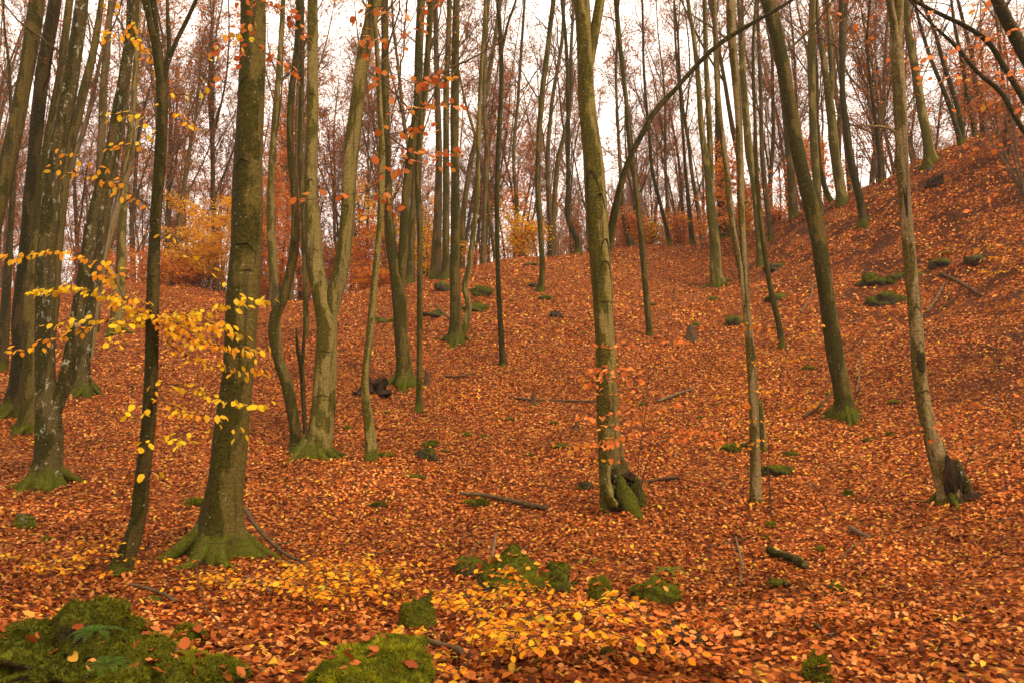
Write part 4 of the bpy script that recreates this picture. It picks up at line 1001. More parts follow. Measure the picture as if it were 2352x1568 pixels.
def stick(pts, w0, w1, label, mat=M_DEAD, name='fallen_branch', lift=.5, side=(), group=None, raise_=None, cat='branch'):
    P = []
    for j, (x, y) in enumerate(pts):
        p = hit(x, y)
        rr = wid(w0 + (w1 - w0) * j / (len(pts) - 1), p) / 2
        P.append([p[0], p[1], h1(p[0], p[1]) + rr * lift + .03 + (raise_[j] if raise_ else 0)])
    P = np.array(P); R = np.array([wid(w0 + (w1 - w0) * j / (len(pts) - 1), p) / 2 for j, p in enumerate(P)])
    Q, r = resample(P, R, .06, .12, 0.01); m_ = len(Q); rg = np.random.default_rng(int(pts[0][0] * 7 + pts[0][1]))
    Q = Q + rg.normal(0, .0035, Q.shape); base = P[0].copy()
    V, p = tubes(Q[None], (r * (1 + .1 * np.sin(np.arange(m_) * 1.3)))[None], 8, True)
    root = empty(name, base, label, cat, group)
    obj('stem', new_mesh('stem', V - base, p, [mat], None, True, {'h': ('FLOAT', np.full(len(V), .9)), 'moss': ('FLOAT', np.full(len(V), .3))}), root)
    for t, dx, dy, dz in side:
        s = Q[int(t * (m_ - 1))]; Pp = grow(rg, s[None], np.array([[dx, dy, dz]]), np.array([math.hypot(dx, dy)]), 6, 0, .12)
        V, p = tubes(Pp, np.linspace(r[0] * .5, .003, 6)[None], 5); obj('side_twig', new_mesh('side_twig', V - base, p, [mat]), root)
    return root
stick([(1055,1142),(1110,1146),(1170,1158),(1255,1178)], 8, 13, 'dark broken log lying beside the mossy stone', lift=.9, name='fallen_log', cat='log')
stick([(562,1205),(600,1245),(650,1282),(690,1300),(745,1318)], 11, 6, 'dead branch running from the foot of the thick beech', M_DEAD, side=[(.6, .4, .1, .05)], raise_=[.2, .1, .03, .03, .0])
stick([(300,1352),(345,1362),(400,1388)], 7, 9, 'short dead branch near the slim dark beech', side=[(.5, .2, -.2, .05)])
stick([(560,1330),(600,1345),(622,1368)], 6, 8, 'grey broken branch below the long dead branch', M_PALEWOOD)
stick([(1183,918),(1230,921),(1300,923),(1400,926)], 6, 4, 'thin fallen pole behind the pointed splintered stump')
stick([(1510,925),(1545,912),(1592,896)], 8, 5, 'pale fallen log on the open slope', M_PALEWOOD, 'fallen_log', cat='log')
stick([(2162,632),(2205,655),(2255,683)], 9, 6, 'fallen pole on the steep bank', M_DEAD)
stick([(2130,720),(2150,690),(2170,655)], 5, 4, 'bent bare branch behind the smooth pale beech', M_PALEWOOD)
stick([(960,1478),(1000,1490),(1035,1502),(1072,1522)], 12, 15, 'heavy dead branch beside the bright green boulder', M_DEAD, side=[(.3, -.1, .25, .1)])
stick([(1000,702),(1020,722),(1042,742)], 5, 4, 'dead branch hanging down the rocky bank', M_PALEWOOD)
stick([(1462,1112),(1510,1108),(1560,1102)], 6, 9, 'dark branch behind the gnarled beech foot', M_DEAD)
stick([(1762,1276),(1800,1288),(1850,1312)], 18, 20, 'mossy rotten log half buried in leaves', BARK['lichen'], 'fallen_log', .9, cat='log')
stick([(1770,1338),(1810,1350)], 10, 8, 'short mossy stick below the mossy rotten log', BARK['lichen'])
stick([(1690,1240),(1705,1310),(1700,1345)], 6, 7, 'light bare stick standing out among leaves', M_PALEWOOD)
stick([(1620,1262),(1700,1245),(1745,1215)], 4, 3, 'long thin twig arching over the leaves', M_DEAD, side=[(.5, .2, -.3, 0)])
stick([(1840,1430),(1880,1450),(1920,1480)], 9, 6, 'brown stick near the square mossy rock', M_DEAD)
stick([(1930,1290),(1960,1262),(1990,1235)], 5, 4, 'thin dark twig by the pale weathered wood', M_DEAD)
stick([(1120,1355),(1128,1325),(1140,1290)], 6, 7, 'pale stick leaning on the hunched mossy rock', M_PALEWOOD, raise_=[0, .12, .3])
stick([(1040,1318),(1080,1288),(1110,1262)], 4, 3, 'thin stick leaning over the low dark rock', M_DEAD, raise_=[0, .08, .1])
stick([(1845,960),(1880,945),(1915,925)], 7, 5, 'dead stick propped at the mossy claw foot', M_DEAD, raise_=[0, .05, .2])
stick([(2080,700),(2100,660),(2125,640)], 3, 3, 'curved thin twig at the smooth pale beech', M_PALEWOOD)
stick([(1840,722),(1860,690),(1868,655)], 5, 4, 'forked bare twig on the leaves behind the sturdy leaning beech', M_PALEWOOD, side=[(.6, -.2, .3, .1)])
stick([(1968,905),(1975,870),(1980,840)], 4, 3, 'thin upright twig near the sturdy leaning beech', M_PALEWOOD, raise_=[0, .1, .3])
stick([(1430,795),(1500,790),(1560,800)], 3, 2, 'long fine twig across the open slope', M_DEAD)
stick([(1020,868),(1060,866),(1090,860)], 5, 3, 'short dark pole lying level on the slope', M_DEAD)
stick([(1955,1225),(1975,1233),(1998,1240)], 12, 9, 'pale weathered piece of wood lying on the leaves', M_PALEWOOD, 'wood_piece', .9, cat='wood')
rg = np.random.default_rng(31)
for i in range(70):
    x = rg.uniform(0, 2340); y = rg.uniform(720, 1540)
    if hit(x, y) is None: continue
    dx = rg.uniform(-60, 60) * (y / 1100); dy = rg.uniform(-18, 18) * (y / 1100)
    p = hit(x + dx, y + dy)
    if p is None: continue
    stick([(x, y), (x + dx * .5, y + dy * .5 + rg.uniform(-4, 4)), (x + dx, y + dy)], 2.2 * (y / 1000) + .6, 1.4, 'little bare twig dropped on the fallen leaves', (M_DEAD, M_TWIGD, M_PALEWOOD)[i % 3], 'twig', group='twigs scattered over the leaf litter', cat='twig', lift=1.)

# ---------------------------------------------------------------- leafy sprays: every leaf its own object
NLEAF = {}; EXTRA = {}
def add_leaf(root, base, p, heading, size, key, rg, roll=.45, pitch=(-.25, .35)):
    NLEAF[root.name] = NLEAF.get(root.name, 0) + 1
    if NLEAF[root.name] > 300:
        b = EXTRA.setdefault(root.name, (root, base, Build()))[2]
        leaf_cloud('mid', np.array([p]), np.array([size * rg.uniform(.75, 1.2)]), np.array([heading]), np.array([rg.normal(0, roll)]), np.array([rg.normal(*pitch)]), pick(rg, 'yellow' if key in ('yel', 'gold') else 'orange', 1), b); return
    o = obj('leaf', PROTO[key][int(rg.integers(0, 5))], root, np.asarray(p) - base)
    s = size * rg.uniform(.75, 1.2); o.scale = (s, s, s)
    x, y, z = rot_axes(np.array([heading]), np.array([rg.normal(0, roll)]), np.array([rg.normal(*pitch)]))
    import mathutils
    o.rotation_euler = mathutils.Matrix((np.stack([x[0], y[0], z[0]], 1)).tolist()).to_euler()
    return o
def spray(root, base, P, nleaf, size, key, rg, tw, r0=.006, t0=.15, spread=.10, roll=.45, pitch=(-.25, .35)):
    """a twig along points P with alternate leaves and short side twigs"""
    P = np.array(P, float)
    Q, _ = resample(P, np.ones(len(P)), .08, .08, 0)
    Q = Q + rg.normal(0, .006, Q.shape)
    V, p = tubes(Q[None], np.linspace(r0, .0018, len(Q))[None], 4); tw.add(V, p)
    for i in range(nleaf):
        t = t0 + (1 - t0) * (i + rg.uniform(0, 1)) / nleaf; j = min(len(Q) - 2, int(t * (len(Q) - 1)))
        d = Q[j + 1] - Q[j]; hd = math.atan2(d[1], d[0]); sgn = 1 if i % 2 else -1
        a = hd + sgn * rg.uniform(.5, 1.2); L = spread * rg.uniform(0, 1.) ** .7
        e = Q[j] + L * np.array([math.cos(a), math.sin(a), rg.normal(0, .25)])
        if L > .03: V, p = tubes(np.stack([Q[j], (Q[j] + e) / 2 + [0, 0, .004], e])[None], np.array([[.0022, .0018, .0014]]), 3); tw.add(V, p)
        add_leaf(root, base, e, a + rg.normal(0, .5), size, key, rg, roll, pitch)
def dpts(pts, Y, dY=0., rg=None):
    k_ = len(pts); return [at(x, y, Y + dY * j / max(1, k_ - 1)) for j, (x, y) in enumerate(pts)]
# yellow sprays on the slim dark beech
rg = np.random.default_rng(41); tw = Build()
YS = [([(350,742),(300,700),(240,672),(180,660),(85,672)], 34, -.6), ([(350,742),(300,706),(262,640),(200,590),(130,578),(28,592)], 34, -.2), ([(262,640),(270,622),(240,600)], 8, -.1),
 ([(352,735),(430,722),(500,705),(560,686),(618,690)], 26, -.5), ([(352,745),(400,765),(450,785),(520,795),(585,812)], 34, -.8), ([(352,755),(400,800),(450,822),(520,850),(615,848)], 24, -.7),
 ([(352,740),(420,745),(480,752),(545,770)], 26, -.4), ([(352,738),(330,700),(310,690),(270,700)], 14, -.5), ([(352,742),(390,735),(430,760),(470,800)], 20, -.6), ([(352,730),(400,715),(450,735),(530,745)], 18, -.8), ([(350,870),(430,890),(500,915),(560,925),(610,926)], 16, -.6), ([(350,880),(400,940),(440,950),(500,955)], 14, -.9), ([(348,905),(330,945),(308,950)], 4, -.4),
 ([(350,745),(250,735),(180,735),(120,750)], 14, .2), ([(250,735),(150,770),(80,795),(30,808)], 14, .1), ([(350,740),(320,720),(290,745),(262,790)], 10, -.7), ([(350,890),(440,980),(545,990),(540,1020)], 5, -.8), ([(440,985),(400,1005),(430,1012)], 6, -.9),
 ([(368,366),(330,330),(300,330),(250,345)], 5, -.4), ([(372,250),(420,280),(470,300)], 6, -.5), ([(370,320),(330,270),(300,262),(250,275)], 7, -.3), ([(366,150),(320,90),(275,75),(232,95)], 12, -.3), ([(357,120),(310,60),(290,20),(250,-10)], 8, -.3),
 ([(360,480),(290,440),(240,410),(190,400),(130,385)], 12, -.2), ([(360,500),(300,430),(220,370),(130,340)], 9, -.1), ([(372,220),(440,210),(520,90),(560,70)], 6, -.4), ([(346,1030),(345,1015),(330,1000)], 3, -.25), ([(345,1090),(340,1085),(350,1080)], 2, -.2),
 ([(357,540),(400,560),(470,620),(560,690)], 5, -.6)]
rg2 = np.random.default_rng(42)
YS = [YS[j] for j in np.random.default_rng(3).permutation(len(YS))]
for pts, nl, dY in YS: spray(t_yel, b_yel, dpts(pts, Y_yel, dY), int(nl * 2.3), .088, 'yel', rg2, tw, .006, .08, .15, .55, (-.75, .35))
obj('twigs', tw.mesh('twigs', [M_TWIGD], True, b_yel), t_yel)

# overhanging limb with rust leaves from a tree behind the photographer
b_h = np.array([3.4, -2.2, h1(3.4, -2.2)])
t_h = empty('beech_tree', b_h, 'thin drooping limb with large rusty leaves reaching in from a tree behind the viewpoint', 'tree')
P = np.array([[3.4, -2.2, b_h[2] - .4], [3.4, -2.2, b_h[2] + .2], [3.35, -2.1, 1.5], [3.2, -2.0, 4.], [3.3, -2.0, 8], [3.2, -1.9, 12], [3.3, -2., 15]])
me, Qh, rh = trunk_mesh(P, np.array([.2, .19, .17, .14, .11, .06, .03]), b_h[2], 18, 5, .4, 5, BARK['olive'], b_h, .5); obj('trunk', me, t_h)
top = at(938, -60, 7.6); top2 = at(600, -60, 8.2)
Pl = np.array([[3.2, -2.0, 4.2], [2.6, .2, 5.6], [1.0, 3.6, 6.2], [-.4, 6., 5.9], list(top + [.1, 0, .35]), list(top)])
V, p = tubes(resample(Pl, np.ones(len(Pl)), .15, .15, 0)[0][None], np.linspace(.05, .010, len(resample(Pl, np.ones(len(Pl)), .15, .15, 0)[0]))[None], 8); obj('limb', new_mesh('limb', V - b_h, p, [M_BRANCH]), t_h)
Pl2 = np.array([[-.4, 6., 5.9], [-1.6, 7.2, 5.7], list(top2 + [.2, 0, .3]), list(top2)])
Q2 = resample(Pl2, np.ones(4), .15, .15, 0)[0]; V, p = tubes(Q2[None], np.linspace(.02, .007, len(Q2))[None], 6); obj('limb', new_mesh('limb', V - b_h, p, [M_BRANCH]), t_h)
tw = Build(); rg2 = np.random.default_rng(43)
main = [(938,-60),(928,100),(914,200),(900,270),(884,340),(866,430),(858,505)]
spray(t_h, b_h, dpts(main, 7.6), 16, .095, 'rust', rg2, tw, .010, .1, .06, .7, (-.3, .5))
HS = [([(930,60),(900,30),(860,15),(830,40),(838,130)], 12), ([(925,110),(885,90),(850,95),(838,140)], 9), ([(928,90),(960,60),(980,20),(1000,5)], 8), ([(918,180),(960,190),(1000,170),(1035,190)], 16), ([(905,255),(950,250),(985,240),(1045,236)], 12),
      ([(890,310),(930,300),(960,296),(990,300)], 8), ([(884,335),(940,345),(1000,350),(1065,345)], 12), ([(880,355),(940,365),(985,380),(1030,385)], 8), ([(872,400),(900,390),(925,400)], 5), ([(866,430),(885,455),(905,490)], 7), ([(866,430),(840,440),(770,450),(690,458)], 7), ([(862,470),(850,490),(835,500)], 3), ([(918,170),(880,180),(850,190)], 5)]
for pts, nl in HS: spray(t_h, b_h, dpts(pts, 7.6, rg2.uniform(-.5, .3)), int(nl * 1.5), .078, 'rust', rg2, tw, .005, .2, .07, .7, (-.35, .45))
HS2 = [([(600,-60),(590,10),(575,90),(560,150)], 10), ([(592,0),(640,20),(680,60),(710,95)], 14), ([(585,50),(540,80),(505,115),(488,120)], 9), ([(600,-40),(560,-5),(520,10)], 6), ([(578,90),(620,130),(660,150),(690,190)], 10), ([(575,100),(540,160),(510,190),(490,215)], 7)]
for pts, nl in HS2: spray(t_h, b_h, dpts(pts, 8.2, rg2.uniform(-.5, .3)), int(nl * 1.5), .08, 'rust', rg2, tw, .005, .15, .07, .7, (-.35, .45))
obj('twigs', tw.mesh('twigs', [M_TWIGD], True, b_h), t_h)

# beech beside the path on the other side: thin limbs with orange leaves in front of the bank
pb = np.array([9.3, 8.6, h1(9.3, 8.6)])
t_r = empty('beech_tree', pb, 'slim limbs with broad orange leaves hanging in front of the steep bank', 'tree')
P = np.array([pb - [0, 0, .4], pb + [0, 0, .1], pb + [-.1, 0, 2.], pb + [-.3, .1, 5], pb + [-.5, .1, 9], pb + [-.6, 0, 12]])
me, Qr, rr_ = trunk_mesh(P, np.array([.14, .13, .11, .09, .06, .03]), pb[2], 16, 6, .3, 5, BARK['smooth'], pb, .3); obj('trunk', me, t_r)
obj('crown', crown(np.random.default_rng(8), Qr, rr_, .45, .98, 10, 5, 3, (1.2, 2.2), 160, 'rust', (.6, 1.1), pb, M_BRANCH), t_r)
tw = Build(); rg2 = np.random.default_rng(44)
def from_trunk(z, pts, Y): 
    i = int(np.argmin(np.abs(Qr[:, 2] - z))); return [Qr[i]] + dpts(pts, Y)
for z, pts, Y_, nl in ((5.0, [(2360,60),(2280,90),(2200,120),(2130,130)], 9.0, 18), (4.6, [(2350,160),(2250,180),(2160,175),(2100,190)], 9.2, 18), (4.0, [(2345,250),(2280,240),(2180,260),(2110,215)], 9.4, 16), (5.4, [(2350,20),(2250,10),(2150,20)], 9.0, 14),
     (3.4, [(2350,330),(2290,340),(2230,350),(2200,380)], 9.5, 20), (3.0, [(2350,420),(2300,440),(2240,470)], 9.3, 14), (2.4, [(2350,560),(2300,560),(2220,570),(2150,565)], 9.5, 12), (1.9, [(2350,690),(2310,660),(2260,640)], 9.2, 7),
     (4.4, [(2300,180),(2050,120),(1960,40),(1890,55)], 9.4, 10), (1.2, [(2350,860),(2330,900),(2290,960),(2320,1010)], 9.0, 10)):
    spray(t_r, pb, from_trunk(z, pts, Y_), int(nl * 1.5), .082, 'ora' if nl % 4 else 'rust', rg2, tw, .009, .3, .12, .7, (-.3, .4))
obj('twigs', tw.mesh('twigs', [M_TWIG], True, pb), t_r)

# ---------------------------------------------------------------- saplings and seedlings
def sapling(label, bx, by, stems, sprays, key, size, name='beech_sapling', Y=None, group=None, seed=0, stem_mat=None, roll=.7):
    rg = np.random.default_rng(700 + seed); p = hit(bx, by) if Y is None else at(bx, by, Y); Yb = p[1]
    base = np.array([p[0], p[1], h1(p[0], p[1])]); root = empty(name, base, label, 'sapling', group)
    for pts, w0, dY in stems:
        Ps = np.array(dpts(pts, Yb, dY)); Ps[0] = base - [0, 0, .08]
        Q, _ = resample(Ps, np.ones(len(Ps)), .08, .1, 0); Q += rg.normal(0, .006, Q.shape)
        V, q_ = tubes(Q[None], np.linspace(w0, .003, len(Q))[None], 6); obj('stem', new_mesh('stem', V - base, q_, [stem_mat or M_TWIGD]), root)
    tw = Build()
    for pts, nl, dY0, dY1 in sprays:
        Ps = [at(x, y, Yb + dY0 + dY1 * j / (len(pts) - 1)) for j, (x, y) in enumerate(pts)]
        spray(root, base, Ps, int(nl * 1.35), size, key, rg, tw, .004, .05, .15, roll, (-.5, .4))
    if sprays: obj('twigs', tw.mesh('twigs', [stem_mat or M_TWIGD], True, base), root)
    return root
sapling('orange leaved beech sapling fanning out beside the gnarled beech foot', 1462, 1100,
 [([(1462,1098),(1470,1030),(1482,950),(1487,880),(1500,800),(1508,770)], .011, 0), ([(1464,1098),(1500,1030),(1560,965),(1640,925)], .009, -.3), ([(1462,1098),(1490,1060),(1530,1010),(1560,980)], .007, -.5), ([(1462,1098),(1475,1040),(1480,1000)], .006, .2)],
 [([(1500,800),(1460,790),(1420,792),(1390,797)], 16, 0, -.6), ([(1505,785),(1540,780),(1575,785)], 14, 0, .5), ([(1490,860),(1440,850),(1400,848),(1362,846)], 24, 0, -.8), ([(1490,880),(1440,870),(1370,870),(1340,868)], 20, 0, -.7), ([(1486,900),(1420,905),(1372,905)], 12, 0, -.5),
  ([(1484,940),(1430,945),(1370,962),(1330,950)], 18, 0, -.7), ([(1482,960),(1440,975),(1380,980)], 16, 0, -.9), ([(1482,950),(1530,930),(1580,920)], 14, 0, .4), ([(1484,990),(1440,1000),(1400,1018),(1370,1022)], 24, 0, -.9), ([(1490,980),(1540,985),(1600,990),(1660,1000)], 30, 0, -.3), ([(1530,1000),(1590,1010),(1650,1015)], 20, -.2, -.2), ([(1500,1020),(1560,1000),(1620,970)], 18, 0, .3),
  ([(1484,1000),(1380,1010),(1320,1030),(1285,1025)], 16, 0, -.6), ([(1600,945),(1660,930),(1720,925)], 14, -.2, -.2), ([(1480,1030),(1430,1050),(1400,1055)], 9, 0, -.6), ([(1490,930),(1400,890),(1320,860),(1290,880)], 14, 0, .4)], 'ora', .095, seed=1, Y=Y_main - .25)
sapling('pale gold leaved sapling spreading round the knotty pale beech', 1765, 1045,
 [([(1765,1045),(1770,980),(1790,900),(1800,830),(1830,770)], .010, 0), ([(1765,1045),(1740,990),(1700,940),(1650,900)], .007, -.3)],
 [([(1790,890),(1740,895),(1690,905),(1640,900)], 18, 0, -.5), ([(1795,860),(1750,830),(1710,850)], 10, 0, -.4), ([(1800,830),(1830,820),(1850,810)], 8, 0, .2), ([(1805,800),(1780,760),(1750,745),(1700,745)], 14, 0, .2), ([(1780,940),(1830,935),(1880,920)], 12, 0, -.3), ([(1775,970),(1720,960),(1680,975)], 12, 0, -.6), ([(1770,990),(1800,1000),(1830,990)], 8, 0, -.3), ([(1765,1010),(1740,1020),(1700,1020)], 8, 0, -.5), ([(1820,780),(1850,760),(1880,740)], 6, 0, .3)], 'gold', .075, seed=2, Y=13.2)
sapling('rusty leaved bush growing against the hollow foot of the smooth beech', 2200, 1140,
 [([(2200,1140),(2215,1080),(2240,1020),(2290,950)], .010, -.2), ([(2200,1140),(2180,1060),(2150,980),(2135,940)], .008, -.5), ([(2200,1140),(2250,1090),(2320,1030)], .008, -.3)],
 [([(2150,990),(2190,960),(2230,950)], 18, -.4, -.3), ([(2140,960),(2180,930),(2240,920)], 16, -.4, 0), ([(2160,1010),(2120,1000),(2100,980)], 12, -.4, -.2), ([(2220,1060),(2270,1040),(2330,1035)], 22, -.2, -.3), ([(2230,1040),(2280,1000),(2340,990)], 22, -.1, -.2), ([(2250,1010),(2290,970),(2340,930)], 18, 0, -.2), ([(2170,1040),(2210,1000),(2260,980)], 18, -.4, -.2), ([(2260,1080),(2300,1070),(2345,1080)], 14, -.2, -.2), ([(2140,970),(2160,1000),(2200,1020)], 14, -.5, -.2)], 'rust', .07, seed=3, Y=Y_rt - .3)
sapling('pale bare bent sapling snaking down the steep bank', 2346, 1030,
 [([(2346,1028),(2330,960),(2302,900),(2282,828),(2290,780),(2296,730),(2288,650),(2300,590),(2318,540)], .014, 0), ([(2346,1028),(2302,900),(2285,960),(2275,1030)], .006, -.2), ([(2346,1028),(2296,660),(2240,650),(2180,670),(2100,720)], .006, .3)], [], 'rust', .07, seed=4, stem_mat=M_BRANCH)
sapling('orange shrub glowing on the steep bank', 2320, 640,
 [([(2320,640),(2330,600),(2340,570)], .010, 0), ([(2320,640),(2300,600),(2290,580)], .008, 0)],
 [([(2330,600),(2290,590),(2260,600)], 26, 0, -.3), ([(2335,585),(2350,570),(2380,560)], 18, 0, 0), ([(2325,620),(2280,625),(2250,620)], 24, -.2, -.2), ([(2328,612),(2350,620),(2380,625)], 18, -.2, 0), ([(2320,570),(2300,560),(2270,565)], 18, 0, .2)], 'gold', .085, seed=5)
for i, (x, y, lab) in enumerate([(2205, 470, 'low rust leaved scrub below the dark uprooted stump'), (2300, 430, 'rust leaved scrub high on the steep bank beside the dark limbs'), (2250, 720, 'thin rust leaved scrub below the orange bank shrub'), (2110, 520, 'sparse scrub just uphill of the big bank boulder'), (2330, 860, 'rusty scrub beside the pale bent sapling')]):
    sapling(lab, x, y, [([(x, y), (x + 12, y - 40), (x + 20, y - 75)], .008, 0), ([(x, y), (x - 20, y - 35), (x - 40, y - 60)], .006, -.2)],
        [([(x + 14, y - 45), (x + 40, y - 55), (x + 70, y - 50)], 10, 0, -.2), ([(x - 18, y - 32), (x - 45, y - 40), (x - 70, y - 38)], 10, -.1, -.2), ([(x + 18, y - 68), (x - 10, y - 80), (x - 40, y - 82)], 10, 0, .1), ([(x + 6, y - 22), (x + 30, y - 28), (x + 50, y - 22)], 7, 0, -.2)], 'rust', .08, seed=20 + i)
sapling('bare arching stem looping over the foot of the thick beech', 655, 1512,
 [([(655,1512),(600,1500),(545,1475),(505,1435),(475,1397),(458,1340),(455,1290),(458,1252),(480,1246),(540,1243),(600,1232),(640,1225)], .009, 2.2)], [], 'gold', .07, seed=6)
sapling('dark bare seedling stem standing in the golden seedlings', 745, 1395, [([(745,1395),(744,1350),(743,1310)], .008, 0), ([(745,1395),(700,1345),(730,1310)], .005, 0)], [], 'gold', .07, seed=7)

def seedling(x, y, ht, nb, nl, key, label, group, seed, size=.075):
    rg = np.random.default_rng(2000 + seed); p = hit(x, y); base = np.array([p[0], p[1], h1(p[0], p[1])])
    root = empty('beech_seedling', base, label, 'seedling', group); tw = Build()
    top = base + [rg.normal(0, .08), rg.normal(0, .08), ht]
    Q, _ = resample(np.array([base - [0, 0, .05], (base + top) / 2 + rg.normal(0, .02, 3), top]), np.ones(3), .06, .06, 0)
    V, q_ = tubes(Q[None], np.linspace(.004, .002, len(Q))[None], 5); obj('stem', new_mesh('stem', V - base, q_, [M_TWIGD]), root)
    for b in range(nb):
        s = Q[int(len(Q) * rg.uniform(.35, .99))]; a = b * 2.4 + rg.uniform(-.5, .5); L = rg.uniform(.22, .5)
        e = s + L * np.array([math.cos(a), math.sin(a), rg.uniform(-.05, .3)])
        spray(root, base, [s, (s + e) / 2 + [0, 0, .02], e], nl, size, key, rg, tw, .003, .15, .06, .45, (-.2, .3))
    obj('twigs', tw.mesh('twigs', [M_TWIGD], True, base), root)
SEED = []
for (x, y, ht) in [(640,1372,.34),(662,1402,.36),(705,1425,.36),(712,1350,.3),(690,1375,.36),(735,1372,.4),(760,1400,.42),(800,1390,.42),(845,1375,.42),(870,1405,.34),(800,1440,.3),(905,1375,.36)]: SEED.append((x, y, ht, 'golden beech seedling in the drift between thick beech and mossy stump', 'golden seedlings beside the mossy stump'))
for (x, y, ht) in [(1090,1420,.36),(1120,1450,.42),(1150,1410,.38),(1105,1505,.36),(1165,1480,.34),(1150,1530,.33),(1070,1560,.32),(1190,1565,.3)]: SEED.append((x, y, ht, 'golden beech seedling in front of the mossy outcrop', 'golden seedlings before the outcrop'))
for (x, y, ht) in [(1300,1525,.34),(1350,1505,.36),(1400,1540,.32)]: SEED.append((x, y, ht, 'orange gold seedling in the drift below the egg shaped stone', 'seedlings below the egg shaped stone'))
for (x, y, ht) in [(1520,1540,.34),(1555,1560,.3)]: SEED.append((x, y, ht, 'orange leaved seedling in front of the dark hollow stump', 'seedlings in front of the hollow stump'))
for (x, y, ht) in [(60,1325,.3),(150,1345,.34),(205,1310,.34),(245,1330,.3)]: SEED.append((x, y, ht, 'yellow orange seedling around the foot of the slim dark beech', 'seedlings round the slim dark beech'))
for (x, y, ht) in [(472,1365,.36),(505,1390,.3)]: SEED.append((x, y, ht, 'golden seedling under the arching bare stem', 'seedlings under the arching stem'))
for (x, y, ht) in [(1830,1450,.3),(1880,1440,.3),(1800,1480,.26)]: SEED.append((x, y, ht, 'rusty orange seedling near the brown stick', 'seedlings near the brown stick'))
for i, (x, y, ht, lab, grp) in enumerate(SEED):
    rusty = 'rusty' in lab or 'orange leaved' in lab
    seedling(x, y, ht * .85, 6, 10, 'ora' if rusty else 'gold', lab, grp, i, .057)

for rt, bs, bb in EXTRA.values(): tag(obj('foliage', bb.mesh('foliage', [LEAFM], False, bs), rt), kind='stuff')

# ---------------------------------------------------------------- ferns
def fern(x, y, size, nf, label, col, seed, Y=None, lift=0.):
    rg = np.random.default_rng(3000 + seed); p = hit(x, y) if Y is None else at(x, y, Y)
    base = np.array([p[0], p[1], (h1(p[0], p[1]) if Y is None else p[2]) + lift]); root = empty('fern', base, label, 'fern')
    for f in range(nf):
        a = f * 6.28 / nf + rg.uniform(-.3, .3); L = size * rg.uniform(.7, 1.1); b = Build(); t = np.linspace(0, 1, 16)
        rib = base[None] + np.stack([math.cos(a) * L * t, math.sin(a) * L * t, L * (.75 * t - .85 * t ** 2.2)], 1)
        V, q_ = tubes(rib[None], np.linspace(.003, .001, 16)[None], 3); b.add(V, q_, 0, np.array([*[c * .6 for c in col], 1]))
        sd = np.array([-math.sin(a), math.cos(a), 0])
        for j in range(2, 16):
            w = L * .24 * math.sin(math.pi * (t[j] * .85 + .12)) ; fw = norm(rib[min(15, j)] - rib[j - 1])
            for s in (-1, 1):
                d = norm(sd * s + fw * .45 - [0, 0, .12]) * w; q0 = rib[j]
                wv = fw * L * .024
                b.add(np.array([q0 - wv, q0 + wv, q0 + d * .6 + wv * .8, q0 + d, q0 + d * .6 - wv * .8]), [np.array([[0, 4, 3, 2, 1]])], 0, np.array([*[c * rg.uniform(.75, 1.25) for c in col], 1]))
        obj('frond', b.mesh('frond', [M_FERN], False, base), root)
GR = (.050, .085, .008)
fern(215, 1470, .15, 11, 'upper green fern tuft growing on the ferny boulder', GR, 1, 3.85, .03)
fern(240, 1540, .15, 10, 'lower green fern tuft growing on the ferny boulder', GR, 2, 3.75, .02)
fern(340, 1478, .14, 4, 'small yellow fern beside the ferny boulder', (.45, .36, .02), 3)
fern(400, 1492, .13, 4, 'faded yellow green fern above the moss cushion', (.34, .33, .03), 4)
fern(1355, 1292, .20, 5, 'bright green fern beside the mossy outcrop', (.14, .18, .012), 5)
fern(1540, 1348, .24, 8, 'green fern on the mossy rock past the egg shaped stone', (.08, .12, .01), 6, None, .15)
fern(1310, 1340, .12, 6, 'small dark fern at the foot of the outcrop', GR, 7)
fern(2172, 590, .30, 7, 'fern tuft on the rock of the steep bank', (.08, .12, .012), 8, None, .1)
fern(1215, 1345, .10, 5, 'tiny fern under the hunched rock', GR, 9)

